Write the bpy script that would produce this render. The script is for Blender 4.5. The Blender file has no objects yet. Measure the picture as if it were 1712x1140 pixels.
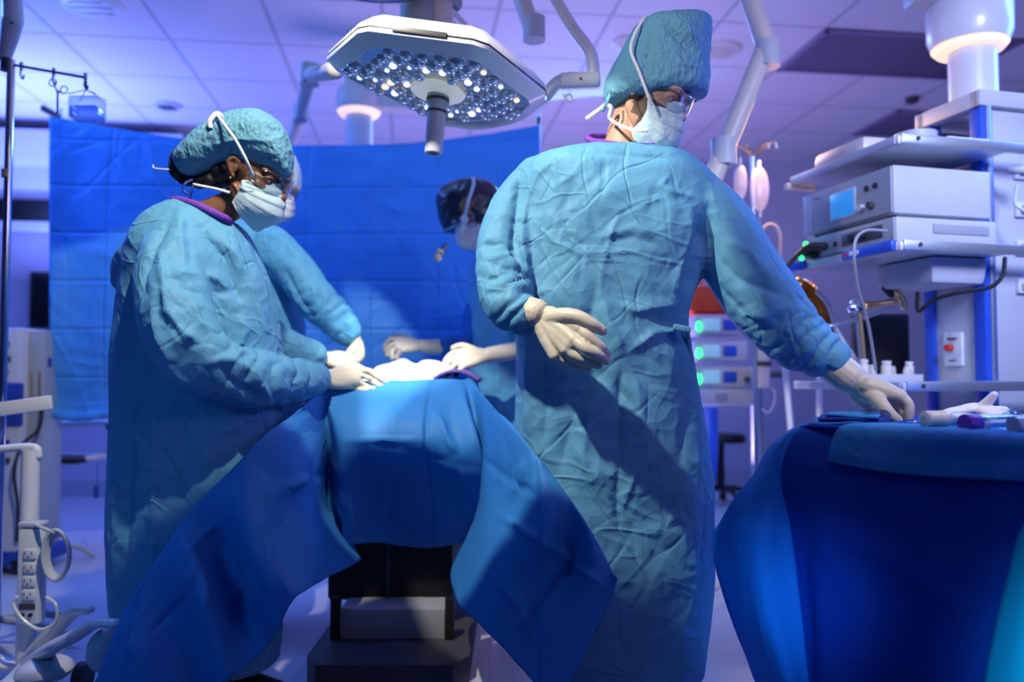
import bpy, bmesh, math, random
import numpy as np
from mathutils import Vector, Matrix, Quaternion

random.seed(7)
SC = bpy.context.scene
COL = SC.collection
PI = math.pi

# ------------------------------------------------------------------ camera
FPX = 1331.0
CAMZ = 0.98
PITCH = math.atan(55.0 / FPX)
cam_d = bpy.data.cameras.new('camera')
cam = bpy.data.objects.new('camera', cam_d)
COL.objects.link(cam)
cam.location = (0, 0, CAMZ)
cam.rotation_euler = (PI / 2 + PITCH, 0, 0)
cam_d.sensor_width = 36
cam_d.lens = 36 * FPX / 1712
cam_d.clip_start = 0.05
cam_d.dof.use_dof = True
cam_d.dof.focus_distance = 2.05
cam_d.dof.aperture_fstop = 1.4
SC.camera = cam

# ------------------------------------------------------------------ colour management and world
SC.view_settings.view_transform = 'Standard'
SC.view_settings.look = 'None'
SC.view_settings.exposure = 0.0
SC.view_settings.gamma = 1
SC.view_settings.use_curve_mapping = False
wd = bpy.data.worlds.new('world')
SC.world = wd
wd.use_nodes = True
wd.node_tree.nodes['Background'].inputs[0].default_value = (0.05, 0.13, 0.9, 1)
wd.node_tree.nodes['Background'].inputs[1].default_value = 0.05


def look(o, target):
    d = Vector(target) - Vector(o.location)
    o.rotation_euler = d.to_track_quat('-Z', 'Y').to_euler()


def spot(name, loc, target, watts, color, size, blend=0.1, radius=0.1):
    l = bpy.data.lights.new(name, 'SPOT')
    l.energy = watts; l.color = color; l.spot_size = math.radians(size); l.spot_blend = blend
    l.shadow_soft_size = radius
    o = bpy.data.objects.new(name, l); COL.objects.link(o); o.location = loc; look(o, target)
    return o


def area(name, loc, target, watts, color, sx, sy=None, spread=180):
    l = bpy.data.lights.new(name, 'AREA')
    l.energy = watts; l.color = color; l.shape = 'RECTANGLE'; l.size = sx; l.size_y = sy or sx
    l.spread = math.radians(spread)
    o = bpy.data.objects.new(name, l); COL.objects.link(o); o.location = loc; look(o, target)
    return o


BLUE = (0.07, 0.20, 1.0)
VIOLET = (0.36, 0.26, 1.0)
WHITE = (1.0, 0.93, 0.78)
# unseen surgical lamp over the camera side, its beam ending on the gowns
L1 = Vector((-0.75, 1.35, 2.62)); spot('unseen_beam', L1, L1 + Vector((.57, .74, -.98)), 230, (1.0, 0.93, 0.76), 36, 0.05, 0.03)
L2 = Vector((-0.35, 1.45, 2.60)); spot('unseen_beam', L2, L2 + Vector((-.57, 1.0, -1.0)), 175, (1.0, 0.93, 0.76), 50, 0.05, 0.03)  # further beam added for the left person and the drape
spot('unseen_beam', (-0.60, 0.95, 2.45), (0.36, 2.2, 1.72), 85, (0.95, 0.95, 0.85), 24, 0.5, 0.05)  # dim fill added for the tall person's cap and face
# the surgical lamp in view, on the operating field
spot('field_lamp_beam', (-0.24, 2.46, 1.78), (-0.42, 2.92, 0.97), 60, (1.0, 0.95, 0.84), 40, 0.4, 0.06)
# coloured ambience lamps of the room, followed by unseen fill lights
area('blue_cove_light', (-3.3, 5.2, 1.9), (-3.2, 5.4, 2.9), 75, (0.16, 0.24, 1.0), 1.2, 0.8)
area('blue_ceiling_light_left', (-2.9, 3.6, 2.84), (-1.4, 3.6, 0.6), 60, BLUE, 1.2, 0.6)
area('blue_ceiling_light_back', (0.3, 5.6, 2.84), (0.0, 4.2, 0.5), 70, (0.16, 0.38, 1.0), 1.6, 0.6)
area('blue_ceiling_light_right', (2.8, 3.0, 2.6), (1.2, 2.2, 0.9), 60, BLUE, 0.5, 1.2)
area('blue_floor_light_right', (2.1, 1.0, 0.9), (0.3, 2.2, 0.95), 6, BLUE, 0.5, 0.8)
area('violet_floor_wash', (0.4, 4.9, 0.5), (0.5, 5.0, 2.9), 52, (0.52, 0.40, 0.95), 1.6, 0.8)
area('violet_front_fill', (1.2, 0.6, 2.2), (0.8, 3.4, 2.9), 10, (0.75, 0.52, 0.85), 1.0, 0.6)  # unseen front fill added for the figures
spot('cyan_sheet_fill', (0.35, 0.35, 1.0), (1.14, 1.28, 0.38), 170, (0.05, 0.65, 1.0), 32, 0.7, 0.1)  # unseen spot added to brighten the cyan sheet
spot('blue_cover_fill', (0.35, 0.60, 1.0), (.63, 1.9, .42), 80, (0.08, 0.42, 1.0), 15.5, 0.8, 0.1)  # unseen spot added to brighten the left piece of the table cover
area('blue_wing_fill', (-1.7, 0.3, 1.5), (-.75, 2.1, .5), 1.1, (0.06, 0.42, 1.0), .5, .5, 70)  # soft fill added for the left drape wing
spot('instrument_fill_beam', (0.75, 1.15, 2.5), (1.06, 1.95, .86), 60, (1.0, 0.93, 0.80), 26, 0.4, 0.05)  # unseen spot added to brighten the reaching hand and table items
area('tower_fill', (1.7, 0.9, 2.3), (1.65, 2.8, 1.5), 15, (0.50, 0.60, 1.0), .5, .5, 80)  # unseen light added to brighten the tower fronts
area('curtain_fill', (-1.1, 3.0, 2.75), (-0.7, 4.1, 1.5), 9, (0.16, 0.42, 1.0), 1.4, 0.3)  # unseen light added to brighten the curtain
area('amber_glow', (1.2, 3.5, 2.0), (1.5, 3.0, 1.2), 6, (1.0, 0.55, 0.2), 0.3, 0.3)  # amber light with no monitor behind it, aimed at the tower side


# ------------------------------------------------------------------ geometry helpers
def P(x, y, Y):
    """point of the room seen at pixel (x, y) of the 1712x1140 frame, Y metres in front of the camera"""
    u = (x - 856.0) / FPX
    v = (570.0 - y) / FPX
    c, s = math.cos(PITCH), math.sin(PITCH)
    d = Vector((u, c - v * s, s + v * c))
    return Vector((0, 0, CAMZ)) + d * (Y / d.y)


ROOM_A = math.radians(7.1)


def RM(x, y, z):
    c, s = math.cos(ROOM_A), math.sin(ROOM_A)
    return Vector((x * c - y * s, x * s + y * c, z))


ROOM_M = Matrix.Rotation(ROOM_A, 4, 'Z')


def frame(x, y, z, yaw=0.0):
    return Matrix.Translation((x, y, z)) @ Matrix.Rotation(yaw, 4, 'Z')


ORIGIN = {}


def setp(o, parent):
    if parent is None:
        return
    o.parent = parent
    o.matrix_parent_inverse = Matrix.Translation(-Vector(ORIGIN.get(parent.name, (0, 0, 0))))


def tag(o, label=None, cat=None, group=None, kind=None):
    if label: o['label'] = label
    if cat: o['category'] = cat
    if group: o['group'] = group
    if kind: o['kind'] = kind
    return o


def thing(name, loc, label, cat, group=None):
    o = bpy.data.objects.new(name, None)
    o.empty_display_size = 0.1
    COL.objects.link(o)
    o.location = loc
    ORIGIN[o.name] = Vector(loc)
    return tag(o, label, cat, group)


def link_mesh(name, me, mat, parent=None):
    o = bpy.data.objects.new(name, me)
    COL.objects.link(o)
    if mat is not None:
        if isinstance(mat, (list, tuple)):
            for m in mat: me.materials.append(m)
        else:
            me.materials.append(mat)
    setp(o, parent)
    return o


def mesh_from(name, V, F, mat, parent=None, smooth=True, idx=None):
    me = bpy.data.meshes.new(name)
    me.from_pydata([tuple(v) for v in V], [], [tuple(f) for f in F])
    me.validate()
    if idx is not None and len(idx) == len(me.polygons):
        me.polygons.foreach_set('material_index', idx)
    me.polygons.foreach_set('use_smooth', [smooth] * len(me.polygons))
    me.update()
    return link_mesh(name, me, mat, parent)


def add_mod_solid(o, t, offset=0.0):
    m = o.modifiers.new('solid', 'SOLIDIFY'); m.thickness = t; m.offset = offset
    return o


def catmull(pts, per=6):
    A = np.array([list(p) for p in pts], float)
    n = len(A)
    if n < 3:
        t = np.linspace(0, 1, per * (n - 1) + 1)[:, None]
        return A[0] * (1 - t) + A[-1] * t
    E = np.vstack([2 * A[0] - A[1], A, 2 * A[-1] - A[-2]])
    out = []
    for i in range(n - 1):
        p0, p1, p2, p3 = E[i], E[i + 1], E[i + 2], E[i + 3]
        for k in range(per):
            t = k / per
            out.append(0.5 * ((2 * p1) + (-p0 + p2) * t + (2 * p0 - 5 * p1 + 4 * p2 - p3) * t * t + (-p0 + 3 * p1 - 3 * p2 + p3) * t ** 3))
    out.append(A[-1])
    return np.array(out)


# ---- noise in numpy
_rng = np.random.RandomState(3)
_perm = np.concatenate([_rng.permutation(256)] * 3)
_grad = _rng.randn(256, 3); _grad /= np.linalg.norm(_grad, axis=1)[:, None]
_jit = _rng.rand(256, 3)


def _h(ix, iy, iz):
    return _perm[_perm[_perm[ix & 255] + (iy & 255)] + (iz & 255)]


def perlin(p):
    p = np.asarray(p, float)
    i = np.floor(p).astype(int); f = p - i
    w = f * f * f * (f * (f * 6 - 15) + 10)
    r = 0
    for dx in (0, 1):
        for dy in (0, 1):
            for dz in (0, 1):
                g = _grad[_h(i[:, 0] + dx, i[:, 1] + dy, i[:, 2] + dz)]
                d = (g * (f - (dx, dy, dz))).sum(1)
                r = r + d * (w[:, 0] if dx else 1 - w[:, 0]) * (w[:, 1] if dy else 1 - w[:, 1]) * (w[:, 2] if dz else 1 - w[:, 2])
    return r * 1.5


def worley(p):
    i = np.floor(p).astype(int)
    best = np.full(len(p), 9.0); sec = np.full(len(p), 9.0)
    for dx in (-1, 0, 1):
        for dy in (-1, 0, 1):
            for dz in (-1, 0, 1):
                c = i + (dx, dy, dz)
                s = c + _jit[_h(c[:, 0], c[:, 1], c[:, 2])]
                d = np.sqrt(((p - s) ** 2).sum(1))
                m = d < best
                sec = np.where(m, best, np.minimum(sec, d)); best = np.where(m, d, best)
    return best, sec


_R3 = [np.array(Matrix.Rotation(a, 3, ax) @ Matrix.Rotation(b, 3, 'Z')) for a, ax, b in ((.5, 'Y', .2), (-.7, 'Y', 1.1), (1.35, 'Y', -.4), (.1, 'Y', 2.0))]


def creaselines(p, f, seed):
    """long thin straight creases in a few directions, fading in and out"""
    h = 0
    for k, R in enumerate(_R3):
        q = (p @ R.T) * np.array((f * 1.5, f * 1.2, f * .38)) + seed + 13.7 * k
        n = perlin(q)
        m = np.clip(perlin(p * f * .55 + seed * 2 + 31 * k) * 3.0, 0, 1)
        h = h + np.exp(-np.abs(n) / .07) * m * (1, -1, 1, -1)[k]
    return h


def crumple(p, f=6.0, seed=0.0):
    """sheet that was folded and crushed: sharp ridges, dented facets, long straight creases"""
    p = np.asarray(p, float) + seed
    w = p + 0.05 * np.stack([perlin(p * 5 + 11), perlin(p * 5 + 37), perlin(p * 5 + 71)], 1)
    a = 1 - 2 * np.abs(perlin(w * f * .8))
    F1, F2 = worley(w * f * 0.8 + 3)
    F3, F4 = worley(w * f * 1.9 + 8)
    return 0.45 * a + 0.95 * (F1 - 0.5) + .32 * (F3 - .5) + 0.34 * creaselines(p, f, seed)


def nv(me):
    n = len(me.vertices)
    co = np.empty(n * 3); me.vertices.foreach_get('co', co); co = co.reshape(-1, 3)
    no = np.empty(n * 3)
    me.vertex_normals.foreach_get('vector', no)
    return co, no.reshape(-1, 3)


def setco(me, co):
    me.vertices.foreach_set('co', np.ascontiguousarray(co, dtype=float).ravel()); me.update()


def proj(co):
    """pixels where points of the room are seen, used to lay folds where the cloth has them"""
    c, s = math.cos(PITCH), math.sin(PITCH)
    d = co - np.array([0, 0, CAMZ])
    fw = d[:, 1] * c + d[:, 2] * s
    up = -d[:, 1] * s + d[:, 2] * c
    return np.stack([856 + FPX * d[:, 0] / fw, 570 - FPX * up / fw], 1)


def seg_dist(q, a, b):
    a = np.array(a, float); b = np.array(b, float)
    ab = b - a
    t = np.clip(((q - a) @ ab) / (ab @ ab), 0, 1)
    pr = a + t[:, None] * ab
    sd = (ab[0] * (q[:, 1] - a[1]) - ab[1] * (q[:, 0] - a[0])) / np.linalg.norm(ab)
    return np.linalg.norm(q - pr, axis=1), t, sd


def folds(me, strokes, scale=600.0, sheet=False):
    """raise or sink fold lines (a polyline, height in metres, half width in metres) on the camera side of a garment"""
    co, no = nv(me)
    q = proj(co)
    if sheet: no = no * np.where(no[:, 1:2] > 0, -1, 1)
    facing = np.clip(-no[:, 1] * (3.0 if sheet else 1.6), 0, 1)
    dsp = np.zeros(len(co))
    for pts, amp, wid in strokes:
        best = np.full(len(co), 1e9); tt = np.zeros(len(co))
        L = len(pts) - 1
        for k in range(L):
            d, t, _ = seg_dist(q, pts[k], pts[k + 1])
            m = d < best
            best = np.where(m, d, best); tt = np.where(m, (k + t) / L, tt)
        w = wid * scale
        env = np.clip(np.sin(np.clip(tt, 0.04, 0.96) * PI) * 1.5, 0, 1)
        prof = np.exp(-np.abs(best / w) ** 1.25)
        dsp += amp * prof * env
    setco(me, co + no * (dsp * facing)[:, None])


# ---- closed bodies out of lofts, fused to one skin
def loft_rings(rings, capped=True):
    n = len(rings[0]); V = [p for r in rings for p in r]; F = []
    for i in range(len(rings) - 1):
        for k in range(n):
            a = i * n + k; b = i * n + (k + 1) % n
            F.append((a, b, b + n, a + n))
    if capped:
        F.append(tuple(range(n - 1, -1, -1)))
        o = (len(rings) - 1) * n
        F.append(tuple(range(o, o + n)))
    return V, F


def tube_vf(pts, radii, n=14, per=5, flat=None, round_ends=True, smooth=True):
    """tube through points with a radius at each; flat=(axis, ratio) squeezes it along an axis"""
    D = np.hstack([np.array([list(p) for p in pts], float), np.array(radii, float)[:, None]])
    C = catmull(D, per) if (smooth and len(D) > 2) else (catmull(D, per) if len(D) == 2 else D)
    pos = C[:, :3]; rad = np.maximum(C[:, 3], 1e-4)
    T = np.gradient(pos, axis=0); T /= (np.linalg.norm(T, axis=1)[:, None] + 1e-9)
    if round_ends:
        P0, P1 = [], []
        for a in (80, 60, 35, 15):
            r = math.radians(a)
            P0.append((pos[0] - T[0] * rad[0] * math.sin(r), rad[0] * math.cos(r), T[0]))
        for a in (15, 35, 60, 80):
            r = math.radians(a)
            P1.append((pos[-1] + T[-1] * rad[-1] * math.sin(r), rad[-1] * math.cos(r), T[-1]))
        seq = P0 + [(pos[i], rad[i], T[i]) for i in range(len(pos))] + P1
    else:
        seq = [(pos[i], rad[i], T[i]) for i in range(len(pos))]
    up = np.array([0, 0, 1.0])
    if abs(seq[0][2] @ up) > 0.9: up = np.array([0, 1.0, 0])
    rings = []
    nrm = up - seq[0][2] * (up @ seq[0][2]); nrm /= np.linalg.norm(nrm)
    for (p, r, t) in seq:
        nrm = nrm - t * (nrm @ t); nrm /= (np.linalg.norm(nrm) + 1e-9)
        bn = np.cross(t, nrm)
        ring = []
        for k in range(n):
            a = 2 * PI * k / n
            off = nrm * math.cos(a) * r + bn * math.sin(a) * r
            if flat is not None:
                ax = np.array(flat[0], float); ax /= np.linalg.norm(ax)
                off = off - ax * (off @ ax) * (1 - flat[1])
            ring.append(p + off)
        rings.append(ring)
    return loft_rings(rings)


def ellip_vf(c, r, M=None, nu=20, nw=12):
    rings = []
    for i in range(nw + 1):
        ph = PI * (i + 0.02) / (nw + 0.04)
        ring = []
        for k in range(nu):
            a = 2 * PI * k / nu
            v = Vector((r[0] * math.sin(ph) * math.cos(a), r[1] * math.sin(ph) * math.sin(a), r[2] * math.cos(ph)))
            if M is not None: v = M @ v
            ring.append(np.array(Vector(c) + v))
        rings.append(ring)
    return loft_rings(rings)


def pxrings(rings, n=40, power=2.0, per=5):
    """rings: (xl, yl, xr, yr, half depth in m, Y) -> stacked closed rings, smoothed along the stack"""
    C = catmull(np.array(rings, float), per)
    out = []
    for (xl, yl, xr, yr, h, Y) in C:
        L = np.array(P(xl, yl, Y)); R = np.array(P(xr, yr, Y))
        c = (L + R) / 2; ax = (R - L) / 2
        ring = []
        for k in range(n):
            a = 2 * PI * k / n
            ca, sa = math.cos(a), math.sin(a)
            e = 2.0 / power
            cc = math.copysign(abs(ca) ** e, ca); ss = math.copysign(abs(sa) ** e, sa)
            ring.append(c + ax * cc + np.array([0, h * ss, 0]))
        out.append(ring)
    return out


def fuse(name, vfs, mat, parent=None, voxel=0.006, smooth=3, keep=None):
    """several overlapping closed shapes -> one continuous skin"""
    V, F = [], []
    for v, f in vfs:
        o = len(V); V += [tuple(x) for x in v]; F += [tuple(i + o for i in q) for q in f]
    me = bpy.data.meshes.new('tmp'); me.from_pydata(V, [], F); me.update()
    bm = bmesh.new(); bm.from_mesh(me); bmesh.ops.recalc_face_normals(bm, faces=bm.faces[:]); bm.to_mesh(me); bm.free()
    ob = bpy.data.objects.new('tmp', me); COL.objects.link(ob)
    m = ob.modifiers.new('r', 'REMESH'); m.mode = 'VOXEL'; m.voxel_size = voxel; m.use_smooth_shade = True
    if smooth:
        s = ob.modifiers.new('s', 'SMOOTH'); s.iterations = smooth; s.factor = 0.5
    dg = bpy.context.evaluated_depsgraph_get(); dg.update()
    me2 = bpy.data.meshes.new_from_object(ob.evaluated_get(dg))
    bpy.data.objects.remove(ob); bpy.data.meshes.remove(me)
    me2.name = name
    me2.materials.clear()
    me2.polygons.foreach_set('use_smooth', [True] * len(me2.polygons))
    return link_mesh(name, me2, mat, parent)


def wrinkle(o, amp=0.006, f=6.0, seed=0.0, stretch=(1, 1, 1), mask=None):
    me = o.data
    co, no = nv(me)
    h = crumple(co * np.array(stretch), f, seed)
    a = amp * h
    if mask is not None: a = a * mask(co)
    setco(me, co + no * a[:, None])


def grid_surface(name, rows, mat, parent=None, per=8, thick=0.002, amp=0.0, f=6, seed=0, matfn=None, per_rows=None):
    """a sheet through a grid of points (rows from top to bottom)"""
    A = np.array([[list(p) for p in r] for r in rows], float)
    B = np.array([catmull(A[i], per) for i in range(A.shape[0])])
    Cc = np.array([catmull(B[:, j], per_rows or per) for j in range(B.shape[1])]).transpose(1, 0, 2)
    nr, nc = Cc.shape[:2]
    V = Cc.reshape(-1, 3); F = []
    for i in range(nr - 1):
        for j in range(nc - 1):
            a = i * nc + j; F.append((a, a + 1, a + nc + 1, a + nc))
    idx = None
    if matfn:
        idx = [matfn((i + .5) / (nr - 1), (j + .5) / (nc - 1)) for i in range(nr - 1) for j in range(nc - 1)]
    o = mesh_from(name, V, F, mat, parent, idx=idx)
    if amp:
        wrinkle(o, amp, f, seed)
    if thick: add_mod_solid(o, thick)
    return o


class MB:
    """collects boxes, rods, discs and prisms into one mesh"""
    def __init__(s, M=None):
        s.bm = bmesh.new(); s.M = M or Matrix.Identity(4)

    def _fin(s, verts, M):
        T = s.M @ M
        for v in verts: v.co = T @ v.co

    def box(s, c, size, bev=0.004, rot=None, taper=None):
        r = bmesh.ops.create_cube(s.bm, size=1.0)
        vs = r['verts']
        for v in vs:
            v.co = Vector((v.co.x * size[0], v.co.y * size[1], v.co.z * size[2]))
            if taper and v.co.z < 0: v.co.x *= taper; v.co.y *= taper
        es = list({e for v in vs for e in v.link_edges})
        if bev:
            b = min(bev, min(size) * 0.45)
            g = bmesh.ops.bevel(s.bm, geom=es, offset=b, segments=2, affect='EDGES', profile=0.5)
            vs = list({v for f in g['faces'] for v in f.verts} | {v for v in vs if v.is_valid})
        M = Matrix.Translation(c)
        if rot is not None: M = M @ (rot if isinstance(rot, Matrix) else Matrix.Rotation(rot, 4, 'Z'))
        s._fin(vs, M); return s

    def vf(s, V, F, local=False):
        vs = [s.bm.verts.new(s.M @ Vector(v)) for v in V]
        for f in F:
            try: s.bm.faces.new([vs[i] for i in f])
            except ValueError: pass
        return s

    def rod(s, a, b, r, r2=None, n=16):
        V, F = tube_vf([a, b], [r, r2 if r2 is not None else r], n=n, per=1, round_ends=False)
        return s.vf(V, F)

    def tube(s, pts, r, n=10, per=6, flat=None, ends=True):
        rr = r if isinstance(r, (list, tuple)) else [r] * len(pts)
        V, F = tube_vf(pts, rr, n=n, per=per, flat=flat, round_ends=ends)
        return s.vf(V, F)

    def lathe(s, prof, c=(0, 0, 0), n=28, M=None):
        """prof: (radius, z) pairs turned round z"""
        V, F = [], []
        for (r, z) in prof:
            for k in range(n):
                a = 2 * PI * k / n
                v = Vector((r * math.cos(a), r * math.sin(a), z))
                if M is not None: v = M @ v
                V.append(Vector(c) + v)
        for i in range(len(prof) - 1):
            for k in range(n):
                a = i * n + k; b = i * n + (k + 1) % n
                F.append((a, b, b + n, a + n))
        F.append(tuple(range(n - 1, -1, -1))); o = (len(prof) - 1) * n; F.append(tuple(range(o, o + n)))
        return s.vf(V, F)

    def ball(s, c, r, M=None, n=16):
        rr = r if isinstance(r, (list, tuple)) else (r, r, r)
        V, F = ellip_vf(c, rr, M, n, max(8, n // 2)); return s.vf(V, F)

    def prism(s, poly, z0, z1, M=None, inset=0.0):
        n = len(poly)
        c = Vector((sum(p[0] for p in poly) / n, sum(p[1] for p in poly) / n))
        V = []
        for z, k in ((z0, inset), (z1, 0.0)):
            for p in poly:
                q = Vector(p); q = q + (c - q) * k
                v = Vector((q.x, q.y, z)); V.append(M @ v if M is not None else v)
        F = [tuple(range(n - 1, -1, -1)), tuple(range(n, 2 * n))] + [(i, (i + 1) % n, n + (i + 1) % n, n + i) for i in range(n)]
        return s.vf(V, F)

    def build(s, name, mat, parent=None, smooth=True, label=None):
        bmesh.ops.recalc_face_normals(s.bm, faces=s.bm.faces[:])
        me = bpy.data.meshes.new(name); s.bm.to_mesh(me); s.bm.free()
        if smooth:
            me.polygons.foreach_set('use_smooth', [True] * len(me.polygons))
            me.update()
            try: me.set_sharp_from_angle(angle=math.radians(38))
            except Exception: pass
        o = link_mesh(name, me, mat, parent)
        if label: o['label'] = label
        return o


def struct(o, label=None):
    o['kind'] = 'structure'
    if label: o['label'] = label
    return o


# ------------------------------------------------------------------ materials
def _base(name):
    m = bpy.data.materials.new(name); m.use_nodes = True
    nt = m.node_tree; b = nt.nodes['Principled BSDF']
    return m, nt, b


def plain(name, col, rough=0.5, metal=0.0, var=0.06, scale=30.0, bump=0.0, emit=None, es=0.0, coat=0.0, alpha=1.0, trans=0.0, ior=1.45, sss=0.0):
    m, nt, b = _base(name)
    N, L = nt.nodes, nt.links
    tc = N.new('ShaderNodeTexCoord'); nz = N.new('ShaderNodeTexNoise'); nz.inputs['Scale'].default_value = scale
    nz.inputs['Detail'].default_value = 4
    L.new(tc.outputs['Object'], nz.inputs['Vector'])
    mx = N.new('ShaderNodeMix'); mx.data_type = 'RGBA'
    mx.inputs[6].default_value = (*[c * (1 - var) for c in col], 1); mx.inputs[7].default_value = (*[min(1, c * (1 + var)) for c in col], 1)
    L.new(nz.outputs['Fac'], mx.inputs[0]); L.new(mx.outputs[2], b.inputs['Base Color'])
    b.inputs['Roughness'].default_value = rough; b.inputs['Metallic'].default_value = metal
    b.inputs['Coat Weight'].default_value = coat
    b.inputs['Transmission Weight'].default_value = trans; b.inputs['IOR'].default_value = ior
    b.inputs['Alpha'].default_value = alpha
    if sss:
        b.inputs['Subsurface Weight'].default_value = sss; b.inputs['Subsurface Radius'].default_value = (0.01, 0.004, 0.002); b.inputs['Subsurface Scale'].default_value = 1.0
    if emit: b.inputs['Emission Color'].default_value = (*emit, 1); b.inputs['Emission Strength'].default_value = es
    if bump:
        bp = N.new('ShaderNodeBump'); bp.inputs['Strength'].default_value = bump; bp.inputs['Distance'].default_value = 0.002
        L.new(nz.outputs['Fac'], bp.inputs['Height']); L.new(bp.outputs[0], b.inputs['Normal'])
    return m


def fabric(name, col, rough=0.7, crush=9.0, dist=0.006, strength=0.6, transl=0.15, fine=350.0, stretch=(1, 1, 1), spec=0.3, creases=None, crinkle=0.0):
    m, nt, b = _base(name)
    N, L = nt.nodes, nt.links
    tc = N.new('ShaderNodeTexCoord'); mp = N.new('ShaderNodeMapping'); mp.inputs['Scale'].default_value = stretch
    L.new(tc.outputs['Object'], mp.inputs['Vector'])
    # crushed sheet: noise-warped voronoi dents with sharp ridges between
    wz = N.new('ShaderNodeTexNoise'); wz.inputs['Scale'].default_value = crush * 0.7; wz.inputs['Detail'].default_value = 3
    L.new(mp.outputs[0], wz.inputs['Vector'])
    ad = N.new('ShaderNodeVectorMath'); ad.operation = 'MULTIPLY_ADD'; ad.inputs[1].default_value = (0.9 / crush,) * 3
    L.new(wz.outputs['Color'], ad.inputs[0]); L.new(mp.outputs[0], ad.inputs[2])
    v1 = N.new('ShaderNodeTexVoronoi'); v1.inputs['Scale'].default_value = crush * 1.2; L.new(ad.outputs[0], v1.inputs['Vector'])
    v2 = N.new('ShaderNodeTexVoronoi'); v2.inputs['Scale'].default_value = crush * 2.9; L.new(ad.outputs[0], v2.inputs['Vector'])
    s1 = N.new('ShaderNodeMath'); s1.operation = 'MULTIPLY_ADD'; s1.inputs[1].default_value = 0.35
    L.new(v2.outputs['Distance'], s1.inputs[0]); L.new(v1.outputs['Distance'], s1.inputs[2])
    acc = s1
    for k, (rx, ry, rz, amp_) in enumerate(((0, .5, .3, .18), (0, -.8, 1.0, -.18), (0, 1.4, -.5, .16), (0, .1, 2.0, -.16))):
        mm = N.new('ShaderNodeMapping'); mm.inputs['Rotation'].default_value = (rx, ry, rz); mm.inputs['Location'].default_value = (k * 3.1, k, k * 2)
        L.new(tc.outputs['Object'], mm.inputs[0])
        m2 = N.new('ShaderNodeMapping'); m2.inputs['Scale'].default_value = (1.6, 1.3, .42); L.new(mm.outputs[0], m2.inputs[0])
        nn = N.new('ShaderNodeTexNoise'); nn.inputs['Scale'].default_value = crush * 1.15; nn.inputs['Detail'].default_value = 1.0; L.new(m2.outputs[0], nn.inputs['Vector'])
        sb_ = N.new('ShaderNodeMath'); sb_.operation = 'SUBTRACT'; sb_.inputs[1].default_value = .5; L.new(nn.outputs['Fac'], sb_.inputs[0])
        ab_ = N.new('ShaderNodeMath'); ab_.operation = 'ABSOLUTE'; L.new(sb_.outputs[0], ab_.inputs[0])
        mr_ = N.new('ShaderNodeMapRange'); mr_.inputs[1].default_value = 0; mr_.inputs[2].default_value = .045; mr_.inputs[3].default_value = amp_; mr_.inputs[4].default_value = 0
        L.new(ab_.outputs[0], mr_.inputs[0])
        nm = N.new('ShaderNodeTexNoise'); nm.inputs['Scale'].default_value = crush * .6 + k * .3; nm.inputs['Detail'].default_value = 0; L.new(mm.outputs[0], nm.inputs['Vector'])
        mk_ = N.new('ShaderNodeMapRange'); mk_.inputs[1].default_value = .45; mk_.inputs[2].default_value = .6; L.new(nm.outputs['Fac'], mk_.inputs[0])
        ml = N.new('ShaderNodeMath'); ml.operation = 'MULTIPLY_ADD'; L.new(mr_.outputs[0], ml.inputs[0]); L.new(mk_.outputs[0], ml.inputs[1]); L.new(acc.outputs[0], ml.inputs[2]); acc = ml
    bp = N.new('ShaderNodeBump'); bp.inputs['Strength'].default_value = strength; bp.inputs['Distance'].default_value = dist * 3
    L.new(acc.outputs[0], bp.inputs['Height'])
    last = bp
    if creases:
        # pressed-in fold lines of a sheet that came out of its packet folded: spacing in x and z
        for ax, sp, off in creases:
            sx = N.new('ShaderNodeSeparateXYZ'); L.new(tc.outputs['Object'], sx.inputs[0])
            a = N.new('ShaderNodeMath'); a.operation = 'ADD'; a.inputs[1].default_value = off; L.new(sx.outputs[ax], a.inputs[0])
            pp = N.new('ShaderNodeMath'); pp.operation = 'PINGPONG'; pp.inputs[1].default_value = sp / 2; L.new(a.outputs[0], pp.inputs[0])
            mr = N.new('ShaderNodeMapRange'); mr.inputs[1].default_value = 0; mr.inputs[2].default_value = 0.012; mr.inputs[3].default_value = 0; mr.inputs[4].default_value = 1
            L.new(pp.outputs[0], mr.inputs[0])
            b2 = N.new('ShaderNodeBump'); b2.inputs['Strength'].default_value = 0.45; b2.inputs['Distance'].default_value = 0.012
            L.new(mr.outputs[0], b2.inputs['Height']); L.new(last.outputs[0], b2.inputs['Normal']); last = b2
    if crinkle:
        cn = N.new('ShaderNodeTexVoronoi'); cn.inputs['Scale'].default_value = 85
        cm = N.new('ShaderNodeMapping'); cm.inputs['Scale'].default_value = (1, 1, 0.45)
        L.new(ad.outputs[0], cm.inputs[0]); L.new(cm.outputs[0], cn.inputs['Vector'])
        b3 = N.new('ShaderNodeBump'); b3.inputs['Strength'].default_value = crinkle; b3.inputs['Distance'].default_value = 0.012
        L.new(cn.outputs['Distance'], b3.inputs['Height']); L.new(last.outputs[0], b3.inputs['Normal']); last = b3
    fz = N.new('ShaderNodeTexNoise'); fz.inputs['Scale'].default_value = fine; fz.inputs['Detail'].default_value = 3
    L.new(tc.outputs['Object'], fz.inputs['Vector'])
    b4 = N.new('ShaderNodeBump'); b4.inputs['Strength'].default_value = 0.15; b4.inputs['Distance'].default_value = 0.001
    L.new(fz.outputs['Fac'], b4.inputs['Height']); L.new(last.outputs[0], b4.inputs['Normal'])
    mx = N.new('ShaderNodeMix'); mx.data_type = 'RGBA'
    mx.inputs[6].default_value = (*[c * 0.86 for c in col], 1); mx.inputs[7].default_value = (*[min(1, c * 1.12) for c in col], 1)
    L.new(fz.outputs['Fac'], mx.inputs[0]); L.new(mx.outputs[2], b.inputs['Base Color'])
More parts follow.
